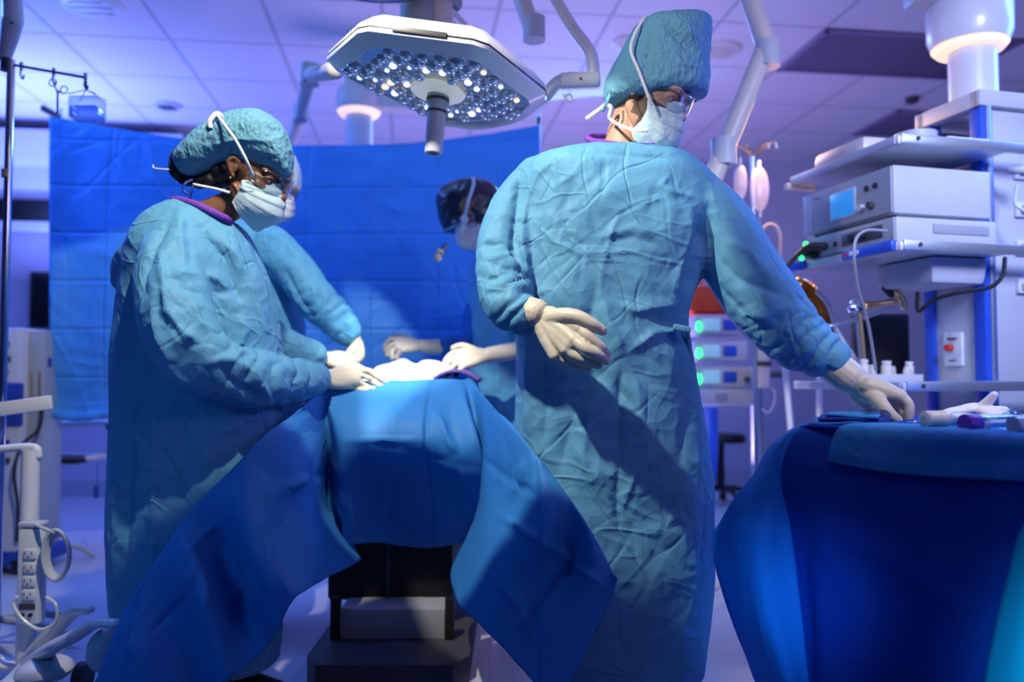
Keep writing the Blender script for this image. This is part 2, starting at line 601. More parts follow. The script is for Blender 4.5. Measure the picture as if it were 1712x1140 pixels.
    b.inputs['Roughness'].default_value = rough; b.inputs['Specular IOR Level'].default_value = spec
    L.new(b4.outputs[0], b.inputs['Normal'])
    if transl:
        out = N['Material Output']; tr = N.new('ShaderNodeBsdfTranslucent'); L.new(mx.outputs[2], tr.inputs['Color'])
        ms = N.new('ShaderNodeMixShader'); ms.inputs[0].default_value = transl
        L.new(b.outputs[0], ms.inputs[1]); L.new(tr.outputs[0], ms.inputs[2]); L.new(ms.outputs[0], out.inputs[0])
    return m


def clear(name, tint=(0.9, 0.95, 1.0), amount=0.75, rough=0.05):
    m = bpy.data.materials.new(name); m.use_nodes = True; nt = m.node_tree; N, L = nt.nodes, nt.links
    N.remove(N['Principled BSDF'])
    t = N.new('ShaderNodeBsdfTransparent'); t.inputs[0].default_value = (*tint, 1)
    g = N.new('ShaderNodeBsdfGlossy'); g.inputs['Roughness'].default_value = rough
    nz = N.new('ShaderNodeTexNoise'); nz.inputs['Scale'].default_value = 20
    fr = N.new('ShaderNodeLayerWeight'); fr.inputs[0].default_value = 1 - amount
    ad = N.new('ShaderNodeMath'); ad.operation = 'MULTIPLY_ADD'; ad.inputs[1].default_value = 0.04
    L.new(nz.outputs['Fac'], ad.inputs[0]); L.new(fr.outputs['Facing'], ad.inputs[2])
    x = N.new('ShaderNodeMixShader'); L.new(ad.outputs[0], x.inputs[0]); L.new(t.outputs[0], x.inputs[1]); L.new(g.outputs[0], x.inputs[2])
    L.new(x.outputs[0], N['Material Output'].inputs[0])
    return m


GOWN = (0.115, 0.355, 0.56)
M = {}
M['gown'] = fabric('gown_cloth', GOWN, 0.62, 6.5, 0.006, 0.7, 0.12)
M['gown_far'] = fabric('gown_cloth_far', (0.10, 0.38, 0.66), 0.6, 8, 0.006, 0.5, 0.10)
M['sleeve'] = M['gown']
M['cap'] = fabric('cap_cloth', (0.125, 0.33, 0.46), 0.75, 16, 0.003, 0.4, 0.08, crinkle=0.5)
M['cap_pale'] = fabric('pale_cap_cloth', (0.45, 0.62, 0.8), 0.75, 16, 0.003, 0.4, 0.08, crinkle=0.4)
M['cap_black'] = fabric('black_satin_cap', (0.010, 0.014, 0.035), 0.3, 8, 0.004, 0.35, 0.0, spec=0.8)
M['mask'] = fabric('mask_cloth', (0.50, 0.68, 0.75), 0.65, 24, 0.0015, 0.35, 0.15)
M['mask_white'] = fabric('white_mask_cloth', (0.66, 0.72, 0.78), 0.65, 24, 0.0015, 0.35, 0.15)
M['strap'] = fabric('strap_cloth', (0.68, 0.72, 0.74), 0.7, 40, 0.001, 0.2, 0.0)
M['drape'] = fabric('drape_cloth', (0.035, 0.235, 0.62), 0.6, 2.6, 0.006, 0.25, 0.13, creases=[(0, 0.33, 0.27)])
M['curtain'] = fabric('curtain_cloth', (0.07, 0.34, 0.82), 0.5, 3.0, 0.010, 0.6, 0.15, creases=[(0, 0.335, 0.05), (2, 0.245, 0.02)])
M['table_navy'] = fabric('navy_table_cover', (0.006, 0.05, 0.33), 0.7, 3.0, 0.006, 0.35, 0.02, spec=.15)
M['table_side_lit'] = fabric('lit_table_cover_side', (0.02, 0.26, 0.70), 0.6, 4.0, 0.006, 0.3, 0.35)  # light passing through the single layer, put into a lighter blue
M['table_lit_cyan'] = fabric('lit_cyan_cover', (0.01, 0.42, 0.62), 0.6, 4.0, 0.005, 0.25, 0.35)  # cyan light on the cover, put into the cloth colour
M['towel'] = fabric('blue_towel_cloth', (0.025, 0.22, 0.52), 0.85, 14, 0.003, 0.4, 0.0, fine=500)
M['towel_dark'] = fabric('dark_blue_towel_cloth', (0.015, 0.12, 0.45), 0.8, 14, 0.003, 0.4, 0.0, fine=500)
M['scrub'] = fabric('purple_scrub_cloth', (0.17, 0.05, 0.38), 0.8, 14, 0.003, 0.4, 0.0)
M['trouser'] = fabric('navy_trouser_cloth', (0.01, 0.015, 0.04), 0.8, 12, 0.004, 0.4, 0.0)
M['gauze'] = fabric('white_gauze', (0.9, 0.9, 0.9), 0.9, 14, 0.006, 0.5, 0.1)
M['bed_sheet'] = fabric('violet_sheet', (0.16, 0.10, 0.36), 0.8, 10, 0.005, 0.4, 0.0)
M['glove'] = plain('latex_glove', (0.60, 0.55, 0.43), 0.42, 0, 0.05, 60, 0.25, sss=0.08)
M['glove_white'] = plain('white_glove', (0.82, 0.82, 0.80), 0.5, 0, 0.04, 60, 0.3)
M['skin_light'] = plain('fair_skin', (0.46, 0.25, 0.17), 0.48, 0, 0.14, 80, 0.35, sss=0.1)
M['skin_brown'] = plain('brown_skin', (0.17, 0.075, 0.035), 0.42, 0, 0.14, 80, 0.3, sss=0.06)
M['skin_tan'] = plain('tan_skin', (0.32, 0.15, 0.08), 0.45, 0, 0.12, 80, 0.3, sss=0.08)
M['hair'] = plain('black_hair', (0.008, 0.006, 0.006), 0.5, 0, 0.3, 200, 0.8)
M['beard'] = plain('greying_stubble', (0.13, 0.085, 0.065), 0.8, 0, 0.6, 420, 1.0)
M['eye'] = plain('eye_white', (0.6, 0.58, 0.55), 0.2)
M['iris'] = plain('dark_iris', (0.02, 0.012, 0.01), 0.1)
M['lens'] = clear('clear_lens', (0.93, 0.96, 0.98), 0.86)
M['bottle'] = clear('clear_bottle_plastic', (0.80, 0.88, 0.98), 0.78, 0.1)
M['bag'] = plain('clear_bag_plastic', (0.75, 0.66, 0.70), 0.15, alpha=0.42)
M['white'] = plain('white_enamel', (0.66, 0.68, 0.72), 0.32, 0, 0.04, 8, coat=0.3)
M['offwhite'] = plain('cream_enamel', (0.62, 0.56, 0.52), 0.4, 0, 0.05, 8)
M['grey'] = plain('grey_plastic', (0.30, 0.32, 0.36), 0.5, 0, 0.06, 10)
M['lightgrey'] = plain('light_grey_panel', (0.48, 0.50, 0.55), 0.45, 0, 0.05, 10)
M['darkgrey'] = plain('dark_grey_plastic', (0.05, 0.05, 0.06), 0.5, 0, 0.08, 10)
M['black'] = plain('black_rubber', (0.008, 0.008, 0.010), 0.5, 0, 0.1, 20)
M['black_gloss'] = plain('black_screen', (0.004, 0.004, 0.007), 0.5, 0, 0.1, 20)
M['blue_plastic'] = plain('blue_plastic', (0.02, 0.09, 0.55), 0.4, 0, 0.05, 10)
M['navy_panel'] = plain('navy_panel', (0.015, 0.05, 0.30), 0.45, 0, 0.05, 10)
M['steel'] = plain('brushed_steel', (0.62, 0.64, 0.68), 0.28, 1.0, 0.05, 60)
M['alu'] = plain('satin_aluminium', (0.62, 0.66, 0.72), 0.38, 0.85, 0.05, 60)
M['chrome'] = plain('chrome', (0.8, 0.8, 0.82), 0.12, 1.0, 0.03, 60)
M['brass'] = plain('warm_brass', (0.85, 0.52, 0.22), 0.3, 1.0, 0.05, 60)
M['orange'] = plain('orange_plastic', (0.85, 0.09, 0.015), 0.5, 0, 0.08, 10)
M['red'] = plain('red_plastic', (0.6, 0.05, 0.02), 0.4)
M['purple'] = plain('purple_cap_plastic', (0.12, 0.03, 0.42), 0.4)
M['green_led'] = plain('green_indicator', (0.0, 0.4, 0.05), 0.4, emit=(0.02, 1.0, 0.15), es=4.5)
M['screen_blue'] = plain('blue_display', (0.02, 0.12, 0.4), 0.3, emit=(0.02, 0.20, 0.50), es=0.9)
M['screen_pale'] = plain('pale_display', (0.3, 0.5, 0.6), 0.3, emit=(0.22, 0.5, 0.62), es=0.45)
M['lamp_glow'] = plain('warm_lamp_ring', (0.9, 0.8, 0.6), 0.4, emit=(1.0, 0.62, 0.30), es=0.9)
M['handle_glow'] = plain('milky_handle_disc', (0.75, 0.75, 0.68), 0.35, emit=(0.9, 0.92, 0.8), es=0.30)
M['led'] = plain('led_lens_glass', (0.80, 0.84, 0.92), 0.10, 0.6, 0.3, 40)
M['led_on'] = plain('led_lens_lit', (0.8, 0.8, 0.8), 0.1, emit=(0.85, 0.93, 1.0), es=1.6)
M['led_warm'] = plain('led_lens_warm', (0.8, 0.7, 0.5), 0.1, emit=(1.0, 0.78, 0.5), es=1.3)
M['led_back'] = plain('lamp_underside', (0.55, 0.60, 0.68), 0.25, 0.6, 0.3, 60)
M['vent'] = plain('ceiling_vent', (0.22, 0.19, 0.30), 0.7)
M['fluid'] = clear('clear_fluid', (0.55, 0.66, 0.85), 0.7, 0.05)


def floor_mat():
    m, nt, b = _base('vinyl_floor'); N, L = nt.nodes, nt.links
    tc = N.new('ShaderNodeTexCoord'); nz = N.new('ShaderNodeTexNoise'); nz.inputs['Scale'].default_value = 3; nz.inputs['Detail'].default_value = 6
    L.new(tc.outputs['Object'], nz.inputs['Vector'])
    r = N.new('ShaderNodeValToRGB'); r.color_ramp.elements[0].color = (0.36, 0.38, 0.46, 1); r.color_ramp.elements[1].color = (0.50, 0.52, 0.60, 1)
    L.new(nz.outputs['Fac'], r.inputs[0]); L.new(r.outputs[0], b.inputs['Base Color'])
    b.inputs['Roughness'].default_value = 0.33
    return m


def ceiling_mat(dx, dy):
    """white tiles in a 0.61 m grid of slim rails"""
    m, nt, b = _base('ceiling_tiles'); N, L = nt.nodes, nt.links
    tc = N.new('ShaderNodeTexCoord'); sx = N.new('ShaderNodeSeparateXYZ'); L.new(tc.outputs['Object'], sx.inputs[0])
    ds = []
    for ax, off in ((0, dx), (1, dy)):
        a = N.new('ShaderNodeMath'); a.operation = 'ADD'; a.inputs[1].default_value = 61.0 - off; L.new(sx.outputs[ax], a.inputs[0])
        pp = N.new('ShaderNodeMath'); pp.operation = 'PINGPONG'; pp.inputs[1].default_value = 0.305; L.new(a.outputs[0], pp.inputs[0])
        mr = N.new('ShaderNodeMapRange'); mr.inputs[1].default_value = 0.009; mr.inputs[2].default_value = 0.014
        L.new(pp.outputs[0], mr.inputs[0]); ds.append(mr)
    mn = N.new('ShaderNodeMath'); mn.operation = 'MINIMUM'; L.new(ds[0].outputs[0], mn.inputs[0]); L.new(ds[1].outputs[0], mn.inputs[1])
    nz = N.new('ShaderNodeTexNoise'); nz.inputs['Scale'].default_value = 120; L.new(tc.outputs['Object'], nz.inputs['Vector'])
    mx = N.new('ShaderNodeMix'); mx.data_type = 'RGBA'; mx.inputs[6].default_value = (0.44, 0.42, 0.46, 1); mx.inputs[7].default_value = (0.66, 0.63, 0.66, 1)
    L.new(mn.outputs[0], mx.inputs[0]); L.new(mx.outputs[2], b.inputs['Base Color']); b.inputs['Roughness'].default_value = 0.75
    ad = N.new('ShaderNodeMath'); ad.operation = 'MULTIPLY_ADD'; ad.inputs[1].default_value = 0.1; L.new(nz.outputs['Fac'], ad.inputs[0]); L.new(mn.outputs[0], ad.inputs[2])
    bp = N.new('ShaderNodeBump'); bp.inputs['Distance'].default_value = 0.004; bp.inputs['Strength'].default_value = 0.6; L.new(ad.outputs[0], bp.inputs['Height']); L.new(bp.outputs[0], b.inputs['Normal'])
    return m


M['floor'] = floor_mat()
M['wall'] = plain('painted_wall', (0.52, 0.50, 0.62), 0.7, 0, 0.04, 4, 0.1)
M['base'] = plain('baseboard_vinyl', (0.42, 0.42, 0.50), 0.5)
M['wall_low_bounce'] = plain('low_bounce_wall', (0.10, 0.11, 0.20), 0.8, 0, 0.04, 4, 0.1)  # unseen walls darkened to cut light bounced onto the figures


def PZ(x, y, z):
    """the point at height z seen at pixel (x, y)"""
    a = P(x, y, 1.0)
    return Vector((0, 0, CAMZ)) + (a - Vector((0, 0, CAMZ))) * ((z - CAMZ) / (a.z - CAMZ))


def to_room(p):
    c, s = math.cos(ROOM_A), math.sin(ROOM_A)
    return (p.x * c + p.y * s, -p.x * s + p.y * c)


# ================================================================== the room
CEIL = 2.9
XL, XR, YB, YF = -4.9, 5.0, 6.8, -2.6
gx, gy = to_room(PZ(237, 0, CEIL)); _, gy = to_room(PZ(290, 66, CEIL))


def slab(name, a, b, mat, label=None):
    """axis-aligned box of the room frame from corner a to corner b"""
    c = [(a[i] + b[i]) / 2 for i in range(3)]; s = [abs(b[i] - a[i]) for i in range(3)]
    mb = MB(); mb.box(c, s, bev=0)
    o = mb.build(name, mat, None, smooth=False)
    o.rotation_euler = (0, 0, ROOM_A)
    return struct(o, label)


slab('floor', (XL - .1, YF - .1, -0.1), (XR + .1, YB + .1, 0), M['floor'])
M['ceiling'] = ceiling_mat(gx, gy)
slab('ceiling', (XL - .1, YF - .1, CEIL), (XR + .1, YB + .1, CEIL + 0.1), M['ceiling'])
slab('wall_back', (XL, YB, 0), (XR, YB + .1, CEIL), M['wall'])
slab('wall_left', (XL - .1, YF - .1, 0), (XL, YB + .1, CEIL), M['wall_low_bounce'])
slab('wall_right', (XR, YF - .1, 0), (XR + .1, YB + .1, CEIL), M['wall_low_bounce'])
slab('wall_front', (XL, YF - .1, 0), (XR, YF, CEIL), M['wall_low_bounce'])
slab('baseboard_back', (XL, YB - .015, 0), (XR, YB, 0.13), M['base'])
# soffit over the left end of the back wall, with two steps
bx0, _ = to_room(P(-60, 200, 6.2)); bx1, _ = to_room(P(330, 200, 6.4))
slab('trim_1', (bx0, YB - .55, 2.55), (bx1, YB, 2.80), M['wall'])
slab('trim_2', (bx0, YB - .40, 2.38), (bx1, YB, 2.55), M['base'])

# dark window of the control room and its frame
def wall_box(name, x0, y0, x1, y1, depth, mat, parent=None, sink=0.0):
    ax, _ = to_room(P(x0, y0, 6.2)); bx, _ = to_room(P(x1, y1, 6.2))
    k = YB - 0.02
    a = P(x0, y0, 6.25); b = P(x1, y1, 6.25)
    mb = MB(ROOM_M); mb.box(((ax + bx) / 2, YB - depth / 2 - sink, (a.z + b.z) / 2), (abs(bx - ax), depth, abs(a.z - b.z)), 0.005)
    return mb.build(name, mat, parent)


w1 = thing('window_1', P(40, 372, 6.2), None, None); w1['kind'] = 'structure'; w1['label'] = 'dark window high on the back wall left of the curtain'
wall_box('window_pane', -30, 250, 88, 370, 0.03, M['black_gloss'], w1)
wall_box('window_frame', -34, 368, 92, 386, 0.08, M['white'], w1)
mon = thing('wall_monitor', P(70, 548, 6.1), 'black wall monitor half hidden by the left edge of the blue curtain', 'monitor')
wall_box('housing', 38, 452, 128, 548, 0.06, M['darkgrey'], mon)
wall_box('screen', 42, 457, 124, 543, 0.065, M['black_gloss'], mon)
wall_box('bracket', 70, 480, 95, 520, 0.03, M['grey'], mon)

# ceiling fittings
def ceiling_disc(name, x, y, r, mat, label, cat, group=None, h=0.018, inner=None):
    p = PZ(x, y, CEIL)
    t = thing(name, p, label, cat, group)
    mb = MB(Matrix.Translation(p)); mb.lathe([(r, 0), (r, -h * .5), (r * .93, -h), (r * .80, -h * 1.05), (r * .1, -h * 1.1)]); mb.build('bezel', mat, t)
    if inner:
        mb = MB(Matrix.Translation(p))
        for k in range(3):
            mb.box((0, (k - 1) * r * .42, -h * 1.25), (r * 1.35 - abs(k - 1) * r * .3, r * .22, 0.006), 0.001)
        mb.build('grille', inner, t)
    return t


ceiling_disc('ceiling_speaker', 155, 10, 0.155, M['white'], 'large round flush speaker disc in the ceiling, top left corner', 'ceiling speaker', inner=M['white'])
ceiling_disc('ceiling_downlight', 280, 175, 0.095, M['lightgrey'], 'small oval recessed downlight above the blue curtain', 'ceiling light', inner=M['darkgrey'])
ceiling_disc('ceiling_speaker', 1203, 82, 0.13, M['offwhite'], 'round ceiling disc just right of the tall blue surgical cap', 'ceiling speaker', inner=M['offwhite'])
ceiling_disc('ceiling_speaker', 1055, 70, 0.11, M['offwhite'], 'round ceiling disc just left of the tall blue surgical cap', 'ceiling speaker', inner=M['offwhite'])
ceiling_disc('ceiling_sprinkler', 1525, 163, 0.045, M['darkgrey'], 'small dark sprinkler head in the ceiling before the tower', 'sprinkler', h=0.03, inner=M['darkgrey'])


def ceiling_panel(corner_px, label, w=0.61, l=1.22):
    p = PZ(*corner_px, CEIL); rx, ry = to_room(p)
    rx = gx + round((rx - gx) / .61) * .61; ry = gy + round((ry - gy) / .61) * .61
    t = thing('ceiling_vent', RM(rx, ry, CEIL), label, 'ceiling vent', None)
    mb = MB(ROOM_M)
    for a, b, sx, sy in ((0, .5, .03, l), (w, .5, .03, l)): mb.box((rx + a + (.015 if a == 0 else -.015), ry + l / 2, CEIL - .008), (sx, sy, .016), .002)
    for b in (0.015, l - .015): mb.box((rx + w / 2, ry + b, CEIL - .008), (w, .03, .016), .002)
    mb.build('frame', M['vent'], t)
    mb = MB(ROOM_M); mb.box((rx + w / 2, ry + l / 2, CEIL - .004), (w - .06, l - .06, .008), 0.001)
    n = int(l / .05)
    for k in range(n): mb.box((rx + w / 2, ry + .05 + k * (l - .1) / (n - 1), CEIL - .011), (w - .06, .022, .006), 0.001, rot=Matrix.Rotation(.5, 4, 'X'))
    mb.build('louvres', M['vent'], t)


ceiling_panel((1345, 48), 'grey louvred vent panel at the top edge, left of the tower boom', 1.22, 0.61)
ceiling_panel((1440, 188), 'grey louvred vent panel far back above the upper tower shelf', 1.22, 0.61)
# the big round cover plate where the lamp booms meet the ceiling
cp = Vector((0.10, 2.75, CEIL))
t = thing('boom_ceiling_plate', cp, 'broad round mauve ceiling cover behind the surgical lamp', 'ceiling cover')
mb = MB(Matrix.Translation(cp)); mb.lathe([(0.62, 0), (0.60, -0.04), (0.50, -0.055), (0.1, -0.06)], n=48); mb.build('cover', M['offwhite'], t)
mb = MB(Matrix.Translation(cp)); mb.lathe([(0.13, -.05), (0.13, -.10), (0.10, -.12)], n=32); mb.build('collar', M['lightgrey'], t)

# ================================================================== surgical lamp in view
lc = P(735, 133, 2.40)
LM = Matrix.Translation(lc) @ Matrix.Rotation(math.radians(8.3), 4, 'Y') @ Matrix.Rotation(math.radians(-2.5), 4, 'X')
lamp = thing('surgical_lamp', lc, 'six-sided surgical lamp head with clustered led lenses and centre handle, over the table', 'surgical lamp')
hexo = [(-.338, -.05), (-.205, -.262), (-.17, -.285), (.115, -.295), (.16, -.275), (.325, -.03), (.332, .02), (.285, .16), (.05, .30), (0, .31), (-.06, .30), (-.325, 0.02)]


def hexscale(k): return [(x * k, y * k) for x, y in hexo]


mb = MB(LM)
n = len(hexo); V = []
for k, z in ((0.60, 0.075), (0.86, 0.06), (0.985, 0.022), (1.0, 0.006)):
    V += [(x, y, z) for x, y in hexscale(k)]
F = [tuple(range(n))] + [(i * n + j, i * n + (j + 1) % n, (i + 1) * n + (j + 1) % n, (i + 1) * n + j) for i in range(3) for j in range(n)]
mb.vf(V, F)
V = []
for k, z in ((1.0, 0.0), (0.995, -0.010), (0.86, -0.034), (0.84, -0.031)):
    V += [(x, y, z) for x, y in hexscale(k)]
F = [(i * n + j, i * n + (j + 1) % n, (i + 1) * n + (j + 1) % n, (i + 1) * n + j) for i in range(3) for j in range(n)]
mb.vf(V, F)
mb.build('housing', M['white'], lamp)
mb = MB(LM); V = [(x, y, z) for z in (0.007, -0.001) for x, y in hexscale(0.994)]
mb.vf(V, [tuple(range(n)), tuple(range(2 * n - 1, n - 1, -1))] + [(j, (j + 1) % n, n + (j + 1) % n, n + j) for j in range(n)]); mb.build('rim_seal', M['darkgrey'], lamp)
mb = MB(LM); V = [(x, y, z) for z in (-0.029, -0.022) for x, y in hexscale(0.87)]
mb.vf(V, [tuple(range(n)), tuple(range(2 * n - 1, n - 1, -1))] + [(j, (j + 1) % n, n + (j + 1) % n, n + j) for j in range(n)]); mb.build('lens_plate', M['led_back'], lamp)
for sx in (-.03,):
    mb = MB(LM); mb.box((sx, -.289, .004), (.15, .012, .016), .003, rot=Matrix.Rotation(-.03, 4, 'Z')); mb.build('touch_panel', M['darkgrey'], lamp)


def in_poly(x, y, poly):
    c = False; j = len(poly) - 1
    for i in range(len(poly)):
        xi, yi = poly[i]; xj, yj = poly[j]
        if (yi > y) != (yj > y) and x < (xj - xi) * (y - yi) / (yj - yi) + xi: c = not c
        j = i
    return c


rnd = random.Random(5)
cells = []
for gi in range(-9, 10):
    for gj in range(-9, 10):
        x = gi * .0485 + (gj % 2) * .0242; y = gj * .042
        if in_poly(x, y, hexscale(0.80)) and math.hypot(x, y) > .088: cells.append((x, y))
ledm = {}
for kind in ('led', 'led_on', 'led_warm'):
    mb = MB(); mb.lathe([(.019, .0), (.0195, -.006), (.015, -.013), (.006, -.017), (.0015, -.0175)], n=12)
    me = bpy.data.meshes.new('led_lens'); bmesh.ops.recalc_face_normals(mb.bm, faces=mb.bm.faces[:]); mb.bm.to_mesh(me); mb.bm.free()
    me.polygons.foreach_set('use_smooth', [True] * len(me.polygons)); me.materials.append(M[kind]); ledm[kind] = me
for (x, y) in cells[:98]:
    r = rnd.random(); kind = 'led_on' if r < .22 else ('led_warm' if r < .30 else 'led')
    o = bpy.data.objects.new('led_lens', ledm[kind]); COL.objects.link(o)
    setp(o, lamp); o.matrix_basis = LM @ Matrix.Translation((x, y, -.029)) @ Matrix.Scale(rnd.uniform(.85, 1.15) if kind == 'led' else rnd.uniform(.3, .62), 4)
mb = MB(LM); mb.lathe([(.010, -.030), (.078, -.032), (.085, -.040), (.080, -.047), (.035, -.052)], n=32); mb.build('handle_disc', M['handle_glow'], lamp)
hd = MB(LM @ Matrix.Rotation(math.radians(-4), 4, 'Y')); hd.lathe([(.034, -.045), (.034, -.075), (.029, -.085), (.029, -.105), (.031, -.112), (.029, -.118), (.0275, -.225), (.026, -.232), (.018, -.233), (.016, -.215)], n=28)
hnd = hd.build('handle', M['lightgrey'], lamp)
hd = MB(LM @ Matrix.Rotation(math.radians(-4), 4, 'Y')); hd.lathe([(.0355, -.062), (.0355, -.072)], n=28); hd.lathe([(.0315, -.100), (.0315, -.108)], n=28); hd.build('handle_ring', M['darkgrey'], hnd)
# yoke and arms of this lamp
mb = MB()
mb.tube([P(748, 205, 2.66), P(800, 208, 2.66), P(860, 196, 2.62), P(905, 168, 2.52), P(930, 140, 2.46), P(955, 133, 2.44)], [.013, .017, .018, .020, .021, .024], n=14)
mb.build('yoke', M['white'], lamp)
mb = MB(); mb.rod(P(938, 136, 2.44), P(1000, 134, 2.44), .026); mb.rod(P(999, 134, 2.44), P(1003, 134, 2.44), .022); j = mb.build('yoke_joint', M['white'], lamp)
mb = MB(); mb.ball(P(971, 131, 2.413), .004); mb.build('screw', M['darkgrey'], j)
mb = MB(); mb.tube([P(992, 133, 2.44), P(991, 108, 2.44), P(985, 84, 2.44), P(955, 42, 2.44), P(922, -14, 2.44), P(890, -60, 2.5), P(840, -110, 2.62)], [.021, .020, .019, .018, .018, .02, .022], n=14, per=4); mb.build('spring_arm', M['white'], lamp)
mb = MB(); mb.tube([P(942, 158, 2.44), P(946, 165, 2.44), P(953, 170, 2.44), P(957, 164, 2.44), P(952, 158, 2.44), P(945, 161, 2.44)], .003, n=8); mb.build('cable_loop', M['grey'], lamp)

# hub and pole the arms hang from
hub = thing('lamp_boom_hub', P(725, 10, 2.75), 'central ceiling pole with blue-grey boom hub behind the lamp', 'ceiling boom')
mb = MB(); a = P(735, 130, 2.78); b = Vector((a.x, a.y, CEIL - .02)); mb.rod(a + Vector((0, 0, .12)), b, .046, n=24); mb.build('pole', M['offwhite'], hub)
mb = MB(); c = P(712, 20, 2.78); mb.rod(c + Vector((-.02, 0, -.06)), c + Vector((-.02, 0, .2)), .07, .075, n=28); mb.rod(c + Vector((.03, 0, .03)), c + Vector((.03, 0, .22)), .10, n=28); mb.build('hub', M['grey'], hub)
mb = MB(); mb.tube([P(752, 20, 2.8), P(775, 45, 2.9), P(800, 75, 3.0)], .02, n=12); mb.build('side_arm', M['white'], hub)

# other boom arms of the ceiling
def box_arm(name, pts, w, mat, label, joints=None, group=None):
    t = thing(name, pts[0], label, 'ceiling boom arm', group)
    for a, b in zip(pts[:-1], pts[1:]):
        mb = MB(); mb.tube([a, b], w, n=12, per=2); mb.build('arm', mat, t)
    for q in (joints or pts[1:-1]):
        mb = MB(); mb.rod(q + Vector((0, 0, -w * 1.25)), q + Vector((0, 0, w * 1.4)), w * 1.25, n=24); mb.build('joint', M['lightgrey'], t)
    return t


box_arm('ceiling_boom_arm', [P(560, 118, 2.6), P(518, 126, 3.1), P(502, 190, 4.0), P(486, 245, 4.4)], .030, M['offwhite'], 'mauve bent boom arm running down left of the surgical lamp')
box_arm('ceiling_boom_arm', [P(868, -15, 3.0), P(892, 55, 3.0)], .034, M['offwhite'], 'short beige arm end hanging at the top edge right of the lamp', joints=[P(893, 50, 3.0)])
box_arm('ceiling_boom_arm', [P(1245, -30, 3.0), P(1281, 78, 3.0), P(1205, 265, 3.0), P(1180, 330, 3.0)], .038, M['offwhite'], 'long beige boom arm bent like an elbow right of the tallest person', joints=[P(1283, 92, 3.0), P(1210, 256, 3.0)])

pend = thing('pendant_column', P(600, 240, 4.45), 'beige pendant column with a warm lit ring left below the lamp', 'ceiling pendant')
mb = MB(); c = P(602, 240, 4.45)
mb.rod(c + Vector((0, 0, -.25)), P(600, 190, 4.45), .075, n=28); mb.build('column', M['lightgrey'], pend)
c2 = P(600, 190, 4.45); mb = MB(Matrix.Translation(c2)); mb.lathe([(.10, -.01), (.125, .02), (.13, .10), (.12, .13), (.10, .135)], n=32); mb.build('hub', M['offwhite'], pend)
mb = MB(Matrix.Translation(c2)); mb.lathe([(.075, -.018), (.108, -.012), (.122, .008)], n=32); mb.build('light_ring', M['lamp_glow'], pend)
mb = MB(); mb.box(((P(600, 165, 4.45) + P(735, 185, 4.45)) / 2), (.40, .12, .07), .01, rot=Matrix.Rotation(math.radians(4), 4, 'Y')); mb.build('arm', M['offwhite'], pend)
mb = MB(); mb.rod(P(590, 165, 4.45), Vector((P(590, 165, 4.45).x, 4.45, CEIL)), .05, n=20); mb.build('drop_pole', M['offwhite'], pend)

# the second lamp head, of which only the near edge shows at the top of the picture
l2 = Vector((-0.41, 2.45, 2.25))
lamp2 = thing('surgical_lamp', l2, 'second surgical lamp, only its dark edge visible along the top', 'surgical lamp')
c = P(648, 8, 2.71)
M2 = Matrix.Translation((c.x, c.y - .27, c.z + .016))
mb = MB(M2); mb.lathe([(.05, .06), (.22, .045), (.26, .02), (.27, 0), (.26, -.015)], n=40); mb.build('housing', M['darkgrey'], lamp2)
mb = MB(M2); mb.lathe([(.255, -.012), (.245, -.018), (.05, -.018)], n=40); mb.build('lens_plate', M['led_back'], lamp2)
mb = MB(M2); mb.tube([(0, 0, .05), (0, .02, .2), (0.1, .1, .4), (.1, .15, .63)], .03, n=12); mb.build('arm', M['white'], lamp2)

# ================================================================== the blue curtain at the back
CY = 4.02
top = [(82, 194), (130, 202), (200, 215), (300, 231), (400, 241), (500, 243), (600, 242), (700, 238), (800, 226), (860, 216), (902, 209)]
rows = []
for fz, bulge in ((0.0, 0), (.25, .03), (.5, .05), (.75, .04), (.93, .0), (1.0, .03)):
    r = []
    for i, (x, y) in enumerate(top):
        yb = 700 + (4 if i % 2 else -4) - (12 if i > 8 else 0)
        yy = y + (yb - y) * fz
        wav = .035 * math.sin(i * 1.7 + fz * 1.5) * (.3 + fz)
        p = P(x + fz * 3 * math.sin(i), yy, CY + .14 * math.sin(i / 10 * PI) * .6 + wav - bulge)
        r.append(p)
    rows.append(r)
curtain = thing('blue_curtain', P(490, 700, CY), 'wide blue sheet hung as a screen behind the team, top edge sagging', 'curtain')
grid_surface('sheet', rows, M['curtain'], curtain, per=8, thick=.002, amp=.008, f=2.2, seed=2)
mb = MB(); mb.tube([P(x, 694 + (4 if i % 2 else -4) - (12 if i > 8 else 0), CY - .03 + .14 * math.sin(i / 10 * PI) * .6 + .035 * math.sin(i * 1.7 + 1.5) * 1.3) for i, (x, y) in enumerate(top)], .020, n=12, flat=((0, 1, 0), .5)); mb.build('rolled_hem', M['curtain'], curtain)
for (x, y, g) in ((100, 197, 'left'), (900, 205, 'right')):
    b = P(x, y, CY + (.16 if g == 'left' else .05))
    s = thing('curtain_pole', (b.x, b.y, 0), 'slim steel pole holding up the %s top corner of the blue curtain' % g, 'pole')
    mb = MB(); mb.rod((b.x, b.y, .05), (b.x, b.y, b.z + .05), .012); mb.build('pole', M['steel'], s)
    mb = MB();
    for k in range(4):
        a = k * PI / 2 + .4; mb.tube([(b.x, b.y, .09), (b.x + .13 * math.cos(a), b.y + .13 * math.sin(a), .07), (b.x + .20 * math.cos(a), b.y + .20 * math.sin(a), .02)], .012, n=8)
    mb.build('foot', M['grey'], s)
    mb = MB(); mb.box((b.x, b.y - (.08 if g == 'left' else .03), b.z), (.02, (.16 if g == 'left' else .05), .03), .004); mb.build('clip', M['darkgrey'], s)

